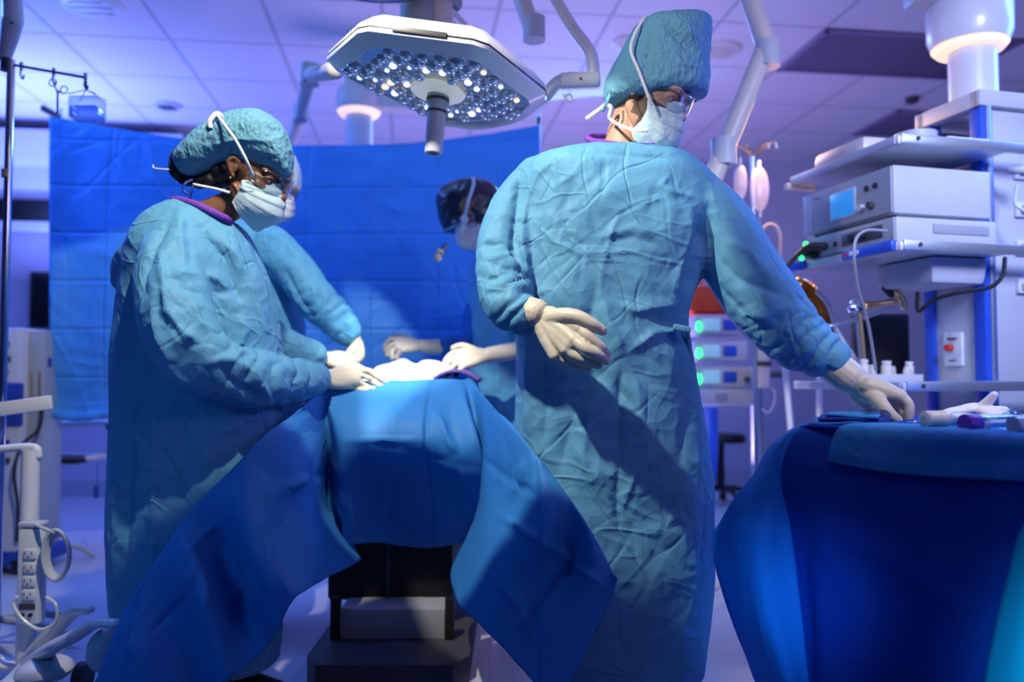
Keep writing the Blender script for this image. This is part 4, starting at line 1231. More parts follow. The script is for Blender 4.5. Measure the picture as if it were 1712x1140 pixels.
for (x, y, w, h, lab) in ((1270, 316, .085, .20, 'fatter clear infusion bag on the right of the pole, catching warm light'), (1238, 304, .060, .16, 'narrow clear infusion bag left on the pole, close to the blue shoulder')):
    t = thing('infusion_bag', P(x, y - 30, 3.56), lab, 'infusion bag', 'infusion bags on the right pole')
    c = P(x, y, 3.55)
    mb = MB(); V, F = ellip_vf(c, (w / 2, .022, h / 2), None, 20, 12); mb.vf(V, F); mb.build('bag', M['bag'], t)
    mb = MB(); mb.rod(c + Vector((0, 0, -h / 2 - .03)), c + Vector((0, 0, -h / 2 + .01)), .007); mb.build('port', M['white'], t); mb = MB(); mb.rod(c + Vector((0, 0, h / 2 - .01)), c + Vector((0, 0, h / 2 + .03)), .006); mb.build('hanger_tab', M['white'], t)
mb = MB(); mb.tube([P(1270, 362, 3.55), P(1272, 390, 3.56), P(1262, 430, 3.58), P(1250, 480, 3.6)], .003, n=6); o = mb.build('infusion_line', M['bag']); tag(o, 'thin clear infusion line running down from the fatter bag', 'tube')

# infusion pump stack
st = thing('pump_stand', (P(1262, 700, 4.25).x, 4.3, 0), 'white wheeled stand with a shelf under three infusion pumps', 'equipment stand')
mb = MB(); pbox(mb, 1158, 650, 1262, 678, 4.15, .3, .006); s_ = mb.build('drawer_shelf', M['lightgrey'], st)
mb = MB(); pbox(mb, 1198, 657, 1216, 668, 4.14, .012, .001); mb.build('label_plate', M['grey'], s_)
pc = P(1265, 680, 4.3); mb = MB(); mb.rod((pc.x, 4.3, .06), (pc.x, 4.3, P(0, 520, 4.3).z), .030, n=20); mb.build('pole', M['alu'], st)
mb = MB()
for k in range(5):
    a = k * 2 * PI / 5 + .4; mb.tube([(pc.x, 4.3, .12), (pc.x + .17 * math.cos(a), 4.3 + .17 * math.sin(a), .10), (pc.x + .30 * math.cos(a), 4.3 + .30 * math.sin(a), .04)], .016, n=8)
mb.build('foot', M['grey'], st)
mb = MB(); mb.tube([P(1258, 640, 4.12), P(1292, 650, 4.1), P(1295, 672, 4.1), P(1285, 690, 4.1), P(1275, 684, 4.1)], .005, n=8); mb.build('line_hook', M['lightgrey'], st)
for i, (ya, yb2, w) in enumerate(((526, 560, 1236), (570, 604, 1250), (613, 648, 1262))):
    lab = ['topmost of three stacked infusion pumps with green light', 'middle one of three stacked infusion pumps with green light', 'lowest of three stacked infusion pumps with green light'][i]
    t = thing('infusion_pump', P(1210, yb2, 4.2), lab, 'infusion pump', 'stacked infusion pumps')
    mb = MB(); pbox(mb, 1163, ya, w, yb2, 4.16, .22, .008); mb.build('casing', M['lightgrey'], t)
    mb = MB(); pbox(mb, 1174, ya + 6, 1204, yb2 - 7, 4.152, .02, .002); mb.build('display', M['screen_pale'], t)
    mb = MB(); pbox(mb, 1210, ya + 8, 1232, yb2 - 9, 4.154, .02, .002); mb.build('keypad', M['blue_plastic'], t)
    mb = MB(); mb.ball(P(1168, (ya + yb2) / 2 + 3, 4.15), (.014, .01, .026)); mb.build('status_light', M['green_led'], t)
    if i == 2:
        mb = MB(); mb.rod(P(1250, 634, 4.16), P(1250, 634, 4.12), .016); mb.build('knob', M['darkgrey'], t)
tank = thing('clear_canister', P(1272, 640, 4.1), 'cream suction canister hanging right of the pumps, glowing warm', 'canister')
for (ya, yb2) in ((582, 604), (612, 648)):
    mb = MB(); a = P(1275, ya, 4.08); b = P(1275, yb2, 4.08); mb.rod(b, a, .036, .040, n=20); mb.build('bowl', M['offwhite'], tank)
mb = MB(); mb.rod(P(1275, 604, 4.08), P(1275, 612, 4.08), .044, n=20); mb.rod(P(1288, 626, 4.08), P(1306, 626, 4.08), .016); mb.build('lid', M['darkgrey'], tank)
ob = thing('orange_case', P(1190, 524, 4.3), 'bright orange case on top of the pump stack, seen under the arm', 'case')
mb = MB(); pbox(mb, 1150, 476, 1232, 523, 4.25, .26, .03); mb.build('case', M['orange'], ob)
mb = MB(); mb.ball(P(1208, 505, 4.24), .016); mb.build('latch', M['black'], ob)
mb = MB(); mb.tube([P(1170, 478, 4.3), P(1176, 468, 4.3), P(1205, 468, 4.3), P(1211, 478, 4.3)], .008, n=8); mb.build('handle', M['orange'], ob)
# bright white posts of a trolley behind the table
wp = thing('upright_tube_stand', (P(1345, 700, 3.7).x, 3.7, 0), 'thin white upright tube frame between the pumps and the tower', 'frame')
for pts in ([P(1309, 560, 3.7), P(1316, 650, 3.7), P(1325, 760, 3.65), P(1330, 860, 3.6)], [P(1371, 560, 3.75), P(1370, 700, 3.75), P(1370, 940, 3.7)]):
    mb = MB(); mb.tube(pts, .014, n=10); mb.build('post', M['white'], wp)
mb = MB(); mb.tube([P(1309, 562, 3.7), P(1371, 562, 3.75)], .012, n=10, per=1); mb.build('cross_bar', M['white'], wp)
# blue sack hanging left of pump stand, dark stool feet behind
bs = thing('blue_waste_bag', P(1180, 780, 4.0), 'plain blue bag hanging under the pump shelf beside the gown', 'bag')
mb = MB(); V, F = loft_rings(pxrings([(1150, 680, 1198, 680, .10, 4.0), (1148, 740, 1199, 740, .13, 4.0), (1150, 800, 1195, 800, .12, 4.0), (1160, 815, 1185, 815, .07, 4.0)], 24)); mb.vf(V, F); mb.build('bag', M['blue_plastic'], bs)
stool = thing('stool_base', (P(1212, 830, 6.0).x, 6.0, 0), 'black five-star stool base on the floor by the far wall', 'stool')
bx_ = P(1205, 830, 6.0)
mb = MB()
for k in range(5):
    a = k * 2 * PI / 5; mb.tube([(bx_.x, 6.0, .13), (bx_.x + .14 * math.cos(a), 6.0 + .14 * math.sin(a), .12), (bx_.x + .24 * math.cos(a), 6.0 + .24 * math.sin(a), .07)], .02, n=8)
mb.build('star_base', M['black'], stool)
for k in range(5):
    a = k * 2 * PI / 5; mb = MB(); mb.rod((bx_.x + .25 * math.cos(a) - .02, 6.0 + .25 * math.sin(a), .035), (bx_.x + .25 * math.cos(a) + .02, 6.0 + .25 * math.sin(a), .035), .035); mb.build('caster', M['black'], stool)
mb = MB(); mb.rod((bx_.x, 6.0, .12), (bx_.x, 6.0, .46), .03); mb.build('gas_column', M['black'], stool)
mb = MB(Matrix.Translation((bx_.x, 6.0, .46))); mb.lathe([(.06, 0), (.18, .01), (.19, .04), (.17, .07), (.03, .075)]); mb.build('seat', M['black'], stool)

# ================================================================== operating table
ot = thing('operating_table', (P(650, 1100, 2.9).x, 2.95, 0), 'operating table with black column block and grey panelled base, under the big drape', 'operating table')
mb = MB(); pbox(mb, 560, 668, 770, 700, 2.76, 1.1, .02); mb.build('table_top', M['black'], ot)
mb = MB(); pbox(mb, 575, 654, 750, 668, 2.78, 1.05, .012); mb.build('mattress', M['darkgrey'], ot)
mb = MB(); pbox(mb, 548, 880, 757, 1004, 2.80, .42, .012); pbox(mb, 590, 700, 740, 885, 2.85, .3, .01); mb.build('column', M['black'], ot)
mb = MB(); pbox(mb, 646, 885, 652, 1000, 2.79, .02, .002); mb.build('column_seam', M['darkgrey'], ot)
mb = MB(); pbox(mb, 568, 1018, 744, 1094, 2.66, .4, .006); mb.build('base_panel', M['grey'], ot)
for x in (559, 751):
    mb = MB(); pbox(mb, x - 7, 1000, x + 7, 1118, 2.64, .04, .003); mb.build('post', M['black'], ot)
mb = MB(); b0 = P(520, 1110, 2.55); b1 = P(786, 1110, 2.55)
cxx = (b0.x + b1.x) / 2; hw = (b1.x - b0.x) / 2
mb.prism([(cxx - hw, 2.5), (cxx - hw * .82, 2.42), (cxx + hw * .82, 2.42), (cxx + hw, 2.5), (cxx + hw, 3.3), (cxx - hw, 3.3)], .03, .11); mb.build('base', M['darkgrey'], ot)
mb = MB(); mb.box((cxx, 2.9, .016), (hw * 2.45, 1.2, .028), .008); mb.build('floor_plate', M['lightgrey'], ot)

# ------------------------------------------------------------------ the big drape over the table end
def px_rows(cols):
    """cols: per column, four points (x, y, Y) -> rows with the sheet carried over the ridge to the far side"""
    rows = []
    for k in range(4):
        rows.append([P(*c[k]) for c in cols])
    return rows


cols = [
    [(148, 1160, 1.93), (150, 1200, 1.95), (160, 1230, 1.97), (170, 1260, 1.98)],
    [(200, 1037, 1.98), (228, 1090, 1.93), (262, 1150, 1.95), (300, 1215, 1.98)],
    [(245, 965, 2.0), (280, 1020, 1.99), (320, 1090, 2.0), (345, 1165, 2.03)],
    [(290, 898, 2.02), (320, 960, 1.94), (352, 1040, 1.93), (378, 1138, 1.96)],
    [(325, 850, 2.02), (362, 920, 2.03), (400, 1010, 2.02), (444, 1084, 2.02)],
    [(378, 797, 2.04), (405, 860, 1.96), (440, 950, 1.9), (487, 1008, 1.92)],
    [(430, 742, 2.08), (455, 800, 2.1), (480, 880, 2.12), (515, 985, 2.0)],
    [(490, 696, 2.28), (510, 770, 2.26), (528, 860, 2.3), (548, 965, 2.26)],
    [(536, 662, 2.56), (548, 740, 2.58), (552, 840, 2.68), (605, 934, 2.7)],
    [(548, 655, 2.62), (566, 738, 2.5), (569, 830, 2.56), (573, 917, 2.66)],
    [(590, 650, 2.65), (600, 735, 2.49), (612, 828, 2.63), (625, 908, 2.69)],
    [(655, 647, 2.66), (658, 735, 2.49), (663, 830, 2.65), (672, 914, 2.73)],
    [(714, 644, 2.66), (716, 736, 2.49), (718, 830, 2.64), (722, 917, 2.74)],
    [(752, 642, 2.66), (760, 748, 2.5), (776, 835, 2.6), (790, 908, 2.72)],
    [(772, 643, 2.65), (800, 735, 2.5), (822, 830, 2.57), (843, 906, 2.64)],
    [(790, 650, 2.64), (800, 745, 2.58), (800, 840, 2.68), (758, 938, 2.7)],
    [(832, 694, 2.4), (820, 790, 2.38), (800, 890, 2.36), (760, 1002, 2.37)],
    [(880, 746, 2.05), (862, 842, 2.08), (830, 940, 2.06), (800, 1044, 2.08)],
    [(925, 803, 1.98), (912, 880, 1.92), (880, 980, 1.98), (842, 1086, 2.0)],
    [(966, 858, 1.93), (958, 930, 1.97), (915, 1030, 1.96), (870, 1118, 1.99)],
    [(1000, 912, 1.9), (990, 975, 1.87), (950, 1060, 1.9), (905, 1152, 1.94)],
    [(1030, 966, 1.87), (1026, 990, 1.88), (985, 1075, 1.87), (945, 1150, 1.88)],
]
for c in cols:
    (x, y, Y) = c[0]
    r1, r3, r4 = c[1], c[2], c[3]
rows = px_rows(cols)
# far side of the fold: over the table it lies flat to the field, on the wings it falls back behind
back1, back2 = [], []
for i, c in enumerate(cols):
    p = P(*c[0])
    if 8 <= i <= 15:
        q1 = Vector((p.x, p.y + .13, .963)); q2 = Vector((p.x * 1.0, 3.05, .965))
    else:
        q1 = Vector((p.x, p.y + .05, p.z - .03)); q2 = Vector((p.x + (.03 if i < 8 else -.03), p.y + .12, p.z - .16))
    q1.z = max(q1.z, .03); q2.z = max(q2.z, .03)
    back1.append(q1); back2.append(q2)
for r in rows:
    for p in r: p.z = max(p.z, .012)
big = [back2, back1] + rows
dr = grid_surface('operating_drape', big, M['drape'], None, per=9, per_rows=18, thick=.002, amp=.009, f=3.0, seed=9)
folds(dr.data, [
    ([(715, 655), (716, 800), (718, 905)], -0.008, 0.0030),
    ([(572, 738), (640, 735), (712, 737)], 0.011, 0.0054),
    ([(430, 800), (470, 850), (500, 930)], 0.027, 0.0120), ([(470, 720), (500, 730), (545, 715)], 0.015, 0.0108),
    ([(350, 880), (390, 960), (400, 1060)], -0.030, 0.0162), ([(455, 830), (475, 812), (545, 790)], 0.023, 0.0108),
    ([(300, 900), (340, 960), (345, 1040)], 0.019, 0.0108), ([(205, 1060), (240, 1100), (262, 1139)], 0.019, 0.0078),
    ([(850, 830), (870, 800), (878, 765)], 0.015, 0.0066), ([(830, 860), (900, 900), (960, 940), (1018, 985)], 0.019, 0.0078),
    ([(935, 940), (900, 1000), (850, 1070)], 0.019, 0.0078), ([(730, 690), (745, 730), (765, 760)], 0.019, 0.0108),
    ([(940, 905), (938, 935), (925, 960)], 0.019, 0.0066),
    ([(640, 660), (660, 700), (655, 735)], .006, 0.0120), ([(600, 740), (585, 830), (590, 905)], .010, 0.0120), ([(660, 780), (650, 850), (640, 905)], -.008, 0.0120), ([(760, 760), (790, 830), (800, 900)], .010, 0.0096),
    ([(545, 700), (520, 790), (470, 830), (435, 850)], .014, 0.0084), ([(435, 850), (450, 940), (486, 1005)], .018, 0.0084), ([(300, 960), (330, 900), (400, 850)], .010, 0.0072), ([(345, 930), (300, 1010), (250, 1060)], -.014, 0.0120),
    ([(262, 1000), (205, 1060)], .008, 0.0060), ([(390, 880), (420, 960), (470, 1040)], -.012, 0.0120), ([(800, 760), (850, 800), (900, 830)], -.008, 0.0084), ([(820, 960), (870, 1010), (900, 1080)], .010, 0.0096)], 520, True)
tag(dr, 'huge blue paper drape over the end of the operating table with two long corner wings', 'drape')
dr.location = (0, 0, 0)

# the field: white gauze in full lamp light, sheets round the patient
gz_rows = []
for j, (Y, zz) in enumerate(((2.72, .966), (2.82, .992), (2.92, 1.010), (3.02, 1.020), (3.14, .985))):
    r = []
    for i, x in enumerate(np.linspace(-.50, -.235, 7)):
        u = (x + .37) / .14
        r.append(Vector((x + .01 * math.sin(i * 2 + j), Y, zz + .012 * math.sin(i * 2.3 + j * 1.3) - .016 * u * u - (.02 if j in (0, 4) else 0))))
    gz_rows.append(r)
g = grid_surface('gauze_pack', gz_rows, M['gauze'], None, per=6, thick=.01, amp=.006, f=14, seed=4)
tag(g, 'crumpled white gauze on the operating field, blazing in the lamp light', 'gauze')
rows = []
for j, (Y, zz) in enumerate(((2.86, .90), (2.90, .975), (3.10, 1.0), (3.35, 1.01), (3.60, .97), (3.66, .78))):
    r = []
    for i, x in enumerate(np.linspace(-.66, -.17, 9)):
        u = (x + .415) / .245
        r.append(Vector((x, Y, max(.62, zz - .20 * abs(u) ** 3 - .03 * (j == 0)))))
    rows.append(r)
g = grid_surface('patient_sheet', rows, M['drape'], None, per=6, thick=.004, amp=.006, f=6, seed=14)
tag(g, 'darker blue sheet over the patient beyond the white gauze', 'sheet')
rows = [[Vector((x, Y, z)) for x, z in ((-.27, .962), (-.225, .985), (-.185, .988), (-.150, .978), (-.115, .955))] for Y in (2.74, 2.9, 3.06)]
g = grid_surface('purple_blanket', rows, M['bed_sheet'], None, per=6, thick=.012, amp=.004, f=9, seed=24)
tag(g, 'narrow purple blanket edge beside the right side of the white gauze', 'blanket')

# ================================================================== instrument table and its cover
TZ = .85
A_ = Vector((.67, 1.90, TZ)); tdir = Vector((.5, -.866, 0)); ndir = Vector((.866, .5, 0))
it = thing('instrument_table', A_ + tdir * .4 + ndir * .4 + Vector((0, 0, -TZ)), 'steel instrument table hidden under the navy cover at the lower right', 'table')
ITM = Matrix(((tdir.x, ndir.x, 0, A_.x), (tdir.y, ndir.y, 0, A_.y), (0, 0, 1, 0), (0, 0, 0, 1)))
mb = MB(ITM); mb.box((.60, .36, TZ - .025), (1.14, .66, .03), .006); mb.build('table_top', M['steel'], it)
for u in (.07, 1.13):
    for v in (.08, .64):
        mb = MB(ITM); mb.rod((u, v, .08), (u, v, TZ - .03), .015); mb.build('leg', M['steel'], it)
        mb = MB(ITM); mb.rod((u - .012, v, .04), (u + .012, v, .04), .04); mb.build('caster', M['black'], it)

# cover: columns run from the free corner at the left, round the near-left corner, along the near side
def tp(u, v, z): return ITM @ Vector((u, v, z))


rowsC = []
lev = [(718, 1322, 1328, 1334), (790, 1258, 1284, 1306), (868, 1206, 1262, 1320), (906, 1190, 1258, 1326), (1000, 1210, 1272, 1338), (1140, 1262, 1306, 1352), (1260, 1306, 1336, 1366)]
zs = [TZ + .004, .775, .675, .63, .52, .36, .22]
for k, ((y, x0, x1, x2), z) in enumerate(zip(lev, zs)):
    Yc = 1.90
    out = .0 if k == 0 else (.02 + .012 * k)
    r = [P(x0, y, 1.95 + .02 * k), P(x1, y - 2, 1.90 - .012 * k), P(x2, y, 1.86 - .01 * k + .02)]
    c2 = r[2]
    for m_, u in enumerate((.13, .28, .42, .56, .72, .95, 1.2)):
        wob = .012 * math.sin(m_ * 2.1 + k * .5) * min(1, k)
        r.append(tp(u, -out * .7 - .008 - wob, z - .01 * (k > 0) * math.sin(m_)))
    rowsC.append(r)
# top: two rows going back over the table
top1 = [tp(-.012, .30, TZ + .004), tp(-.005, .22, TZ + .004), tp(.0, .10, TZ + .005)] + [tp(u, .05, TZ + .006) for u in (.13, .28, .42, .56, .72, .95, 1.2)]
top2 = [tp(-.012, .70, TZ + .004), tp(.0, .70, TZ + .004), tp(.05, .70, TZ + .004)] + [tp(u, .70, TZ + .004) for u in (.13, .28, .42, .56, .72, .95, 1.2)]
top3 = [p + ndir * .03 + Vector((0, 0, -.2)) for p in top2]
nrow = len(rowsC) + 3
cover = grid_surface('table_cover', [top3, top2, top1] + rowsC, [M['table_navy'], M['table_side_lit']], None, per=9, per_rows=12, thick=.002, amp=.006, f=4, seed=31,
                     matfn=lambda a, b: 1 if (b < 2.0 / 9 and a > .3) else 0)  # left overhang gets the lighter, lit-through colour
folds(cover.data, [([(1330, 740), (1340, 900), (1355, 1130)], .006, .02), ([(1525, 800), (1528, 950), (1530, 1130)], .005, .008), ([(1400, 880), (1520, 955), (1640, 1030)], .008, .02),
                   ([(1240, 800), (1232, 900), (1260, 1100)], .008, .02), ([(1195, 905), (1218, 980)], .006, .01), ([(1628, 830), (1640, 1000)], .006, .01), ([(1290, 830), (1270, 960), (1285, 1120)], .010, .02), ([(1420, 840), (1430, 1000), (1425, 1130)], .006, .02), ([(1330, 760), (1400, 800), (1420, 900)], .005, .02), ([(1560, 840), (1600, 960), (1590, 1120)], .006, .02)], 900, True)
tag(cover, 'navy instrument table cover with overhanging left corner coloured as if light shines through', 'table cover')
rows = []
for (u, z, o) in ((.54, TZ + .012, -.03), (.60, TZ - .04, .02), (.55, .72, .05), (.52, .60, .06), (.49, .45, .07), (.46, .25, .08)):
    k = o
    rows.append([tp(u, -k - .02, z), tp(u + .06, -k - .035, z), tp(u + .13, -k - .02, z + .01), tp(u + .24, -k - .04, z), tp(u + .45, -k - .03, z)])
cy = grid_surface('lit_side_sheet', rows, M['table_lit_cyan'], None, per=7, thick=.002, amp=.004, f=5, seed=41)  # separate sheet added to carry the cyan light in its colour
tag(cy, 'sheet with cyan light in its colour, hanging at the lower right corner over the navy cover', 'sheet')
# folded-over blue towel along the near edge
rows = []
for (v, z, s) in ((.16, TZ + .017, .155), (.06, TZ + .019, .15), (-.026, TZ + .014, .15), (-.038, TZ - .03, .138), (-.040, TZ - .062, .132)):
    r = []
    for k, u in enumerate(np.linspace(0, 1, 9)):
        drop = -.020 * math.sin(u * 9) * (z < TZ) * .4 + (-.010 * u if z < TZ - .04 else 0)
        r.append(tp(s + u * (1.05 - s), v - .008 * math.sin(u * 11 + 1) * (z < TZ), z + drop))
    rows.append(r)
tw = grid_surface('edge_towel', rows, M['towel'], None, per=7, thick=.004, amp=.002, f=14, seed=43)
tag(tw, 'mid blue cloth towel folded over the near edge of the instrument table', 'towel')

# folded towels under the hand
for k, (lab, mt_, n0) in enumerate((('lowest dark blue folded cloth of the flat pile at the table corner', 'towel_dark', 0), ('middle dark navy folded cloth of the flat pile at the table corner', 'table_navy', 1), ('topmost brighter blue folded cloth with a green-blue edge, by the gloved hand', 'towel', 2))):
    rows = []
    base = TZ + .010 + .009 * k
    for v in (0, .25, .5, .75, 1.0):
        rows.append([P(1356 + 12 * k + (125 - 18 * k) * u + 8 * v, 700, 1.95 + .17 * v - .06 * u) for u in (0, .3, .6, 1)])
        for p in rows[-1]: p.z = base + .003 * math.sin(p.x * 40 + k)
    g = grid_surface('folded_towel', rows, M[mt_], None, per=4, thick=.007, amp=.0015, f=20, seed=50 + k)
    tag(g, lab, 'towel', 'folded towels at the table corner')

# ------------------------------------------------------------------ objects on the table
def on_table(x, y, dz=.0):
    p = PZ(x, y, TZ + .010 + dz); return p


def dirv(a, b): d = (b - a); d.normalize(); return d


# corrugated white connector
def turned(name, a, b, prof, mat, parent, n=24):
    d = (b - a).normalized(); q = d.to_track_quat('Z', 'Y').to_matrix().to_4x4()
    mb = MB(Matrix.Translation(a) @ q); mb.lathe(prof, n=n); return mb.build(name, mat, parent)


R_ = .016
a = P(1545, 708, 1.66); a.z = TZ + .036
dtab = Vector((.93, .30, 0)).normalized()
cc = thing('corrugated_connector', a, 'ribbed white plastic connector lying at the near table edge', 'connector')
prof = [(.010, 0), (.016, .001), (.017, .006)]
for k in range(5): prof += [(.0175, .010 + k * .010), (.0145, .0145 + k * .010)]
prof += [(.015, .062), (.010, .068), (.0085, .085), (.0075, .10)]
turned('ribbed_tube', a, a + dtab, prof, M['white'], cc)
turned('bore', a + dtab * (-.0008), a + dtab, [(.0085, 0), (.0085, .003)], M['lightgrey'], cc)
# syringes
def syringe(x, y, Lb, label, purple=True, d=dtab, r=.0155, Y=1.60):
    a = P(x, y, Y); a.z = TZ + .016 + r; t = thing('syringe', a, label, 'syringe')
    if purple:
        turned('purple_cap', a, a + d, [(r * 1.12, 0), (r * 1.18, .004), (r * 1.18, .033), (r * 1.05, .036)], M['purple'], t)
    turned('barrel', a + d * .034, a + d, [(r, 0), (r, Lb), (r * 1.5, Lb + .001), (r * 1.5, Lb + .004), (r, Lb + .005)], M['bottle'], t)
    turned('plunger', a + d * .05, a + d, [(r * .9, 0), (r * .9, .008), (r * .35, .009), (r * .35, Lb + .02), (r * .95, Lb + .021), (r * .95, Lb + .025)], M['white'], t)
    return t


syringe(1612, 712, .085, 'thick clear syringe with a purple cap pointing left, near edge of the table')
syringe(1650, 702, .09, 'slimmer clear syringe without cap lying behind the purple-capped one', purple=False, r=.011, Y=1.80, d=Vector((.99, .1, 0)))
a = P(1694, 718, 1.52); a.z = TZ + .033
ct = thing('plastic_cup', a, 'small frosted plastic cup end at the right picture edge on the table', 'cup')
turned('cup', a, a + Vector((.9, .3, .05)), [(.014, 0), (.0165, .002), (.0165, .03), (.013, .05)], M['white'], ct)
turned('lid_ring', a - Vector((.0012, .0, 0)), a + Vector((.9, .3, .05)), [(.0155, 0), (.0155, .003)], M['lightgrey'], ct)
# clear tubing
mb = MB(); mb.tube([on_table(1640, 690, .01), on_table(1668, 682, .02), on_table(1700, 690, .01), on_table(1712, 700, .01), on_table(1690, 708, .008), on_table(1730, 712, .008)], .0045, n=8); tag(mb.build('clear_tubing', M['bottle']), 'loops of clear plastic tubing beside the syringes at the right edge', 'tubing')
# forceps / scissors lying between towels and gloves
fc = thing('forceps', on_table(1545, 704), 'steel forceps with a ring handle between the hand and the white gloves', 'forceps')
for s_ in (0, 1):
    mb = MB(); mb.tube([on_table(1528 + 5 * s_, 704 - 3 * s_, .004), on_table(1560, 706 - 2 * s_, .004), on_table(1606, 703 + 2 * s_, .004)], .0024, n=8)
    c = on_table(1524 + 4 * s_, 706 - 5 * s_, .004); mb.tube([c + Vector((.010 * math.cos(a), .010 * math.sin(a), 0)) for a in np.linspace(0, 2 * PI, 13)], .002, n=6, per=2)
    mb.build('blade', M['chrome'], fc)

# ------------------------------------------------------------------ hands
def hand_vfs(fore, wrist, palm, fingers, thumb, rp=.0165, rf=.0105):
    """fore: [(x,y,Y,r)] sleeve to wrist; palm: knuckles [(x,y,Y)]; fingers: lists of (x,y,Y); everything fused later"""
    vfs = []
    pts = [P(*f[:3]) for f in fore]; vfs.append(tube_vf(pts, [f[3] for f in fore], n=18, per=5))
    w = P(*wrist[:3]); wr = wrist[3]
    across = (P(*palm[-1]) - P(*palm[0])); across.normalize()
    for i, k in enumerate(palm):
        s = (i / (len(palm) - 1) - .5)
        vfs.append(tube_vf([w + across * s * wr * .9, (w + P(*k)) / 2 + across * s * wr * .5, P(*k)], [wr * .62, (wr * .62 + rp) / 2 * 1.02, rp * .86], n=14, per=4))
    pm = (P(*palm[1]) + P(*palm[2])) / 2
    vfs.append(tube_vf([w, (w + pm) / 2, pm - (pm - w) * .12], [wr * .82, wr * .95, wr * .8], n=18, per=4, flat=((pm - w).cross(across), .62)))
    for i, f in enumerate(fingers):
        q = [P(*palm[i])] + [P(*a) for a in f]
        n = len(q); r0 = rf * (1.0, 1.03, .98, .86)[i]
        vfs.append(tube_vf(q, [r0 * 1.16] + [r0 * (1.04 - .07 * j) for j in range(n - 1)], n=14, per=5))
    q = [P(*a) for a in thumb]; n = len(q)
    vfs.append(tube_vf([w] + q, [wr * .6] + [rf * (1.65 - .55 * min(1, j / (n - 1) * 1.3)) for j in range(n)], n=14, per=5))
    return vfs


def glove(parent, vfs, mat=None, voxel=.0026, amp=.0010, label=None, wr=None):
    o = fuse('glove', vfs, mat or M['glove'], parent, voxel, 4)
    me = o.data; co, no = nv(me)
    h = crumple(co, 28, 1.0)
    d = amp * h
    if wr is not None:
        # gathered rings of latex at the wrist
        a, b, ht = wr
        A = np.array(P(*a)); B = np.array(P(*b)); L = np.linalg.norm(B - A); T = (B - A) / L
        s = (co - A) @ T
        env = np.clip(1 - np.abs(s - L / 2) / (L / 2 + .004), 0, 1) ** .6
        near = np.linalg.norm((co - A) - np.outer(s, T), axis=1) < .07
        ph = s * 2 * PI / .0085 + 2.2 * perlin(co * 45)
        d = d + ht * env * near * np.abs(np.sin(ph))
    setco(me, co + no * d[:, None])
    if label: o['label'] = label
    return o


def ribbon(name, pts, w, mat, parent=None, thick=.0014, face=(0, -1, 0)):
    """flat tape through points, its broad side towards face"""
    C = catmull([list(p) for p in pts], 6); T = np.gradient(C, axis=0); T /= np.linalg.norm(T, axis=1)[:, None] + 1e-9
    V, F = [], []
    for c, t in zip(C, T):
        s = np.cross(t, np.array(face, float)); s /= np.linalg.norm(s) + 1e-9
        V += [c - s * w / 2, c + s * w / 2]
    for i in range(len(C) - 1): F.append((2 * i, 2 * i + 1, 2 * i + 3, 2 * i + 2))
    o = mesh_from(name, V, F, mat, parent); add_mod_solid(o, thick); return o


# white gloves lying on the table
gl = thing('spare_gloves', on_table(1620, 695), 'crumpled pair of spare white gloves lying on the instrument table', 'gloves')
v = []
v.append(tube_vf([P(1566, 695, 1.92), P(1600, 688, 1.95), P(1640, 682, 1.96), P(1668, 690, 1.94)], [.012, .019, .021, .014], n=16, flat=((0, 0, 1), .62)))
v.append(tube_vf([P(1640, 684, 1.95), P(1655, 668, 1.93), P(1663, 660, 1.92)], [.016, .010, .0085], n=12))
for (x, y, Y) in ((1680, 685, 1.92), (1682, 692, 1.90), (1676, 698, 1.88)): v.append(tube_vf([P(1640, 688, 1.94), P(x - 12, y, Y), P(x, y, Y)], [.014, .009, .008], n=12))
glove(gl, v, M['glove_white'], .0026, .0028)
v = [tube_vf([P(1572, 700, 1.86), P(1610, 697, 1.86), P(1650, 700, 1.84)], [.009, .015, .012], n=16, flat=((0, 0, 1), .6))]
for (x, y) in ((1690, 697), (1694, 703)): v.append(tube_vf([P(1645, 700, 1.84), P(x - 15, y, 1.83), P(x, y, 1.82)], [.011, .008, .007], n=12))
glove(gl, v, M['glove_white'], .0026, .0022)

# ------------------------------------------------------------------ heads
def headM(c, Fd, scale=1.0, roll=0.0):
    Fd = Vector(Fd).normalized(); U = Vector((0, 0, 1)); R = Fd.cross(U).normalized(); U = R.cross(Fd).normalized()
    m = Matrix(((R.x, Fd.x, U.x, 0), (R.y, Fd.y, U.y, 0), (R.z, Fd.z, U.z, 0), (0, 0, 0, 1)))
    return Matrix.Translation(c) @ m @ Matrix.Rotation(roll, 4, 'Y') @ Matrix.Scale(scale, 4)


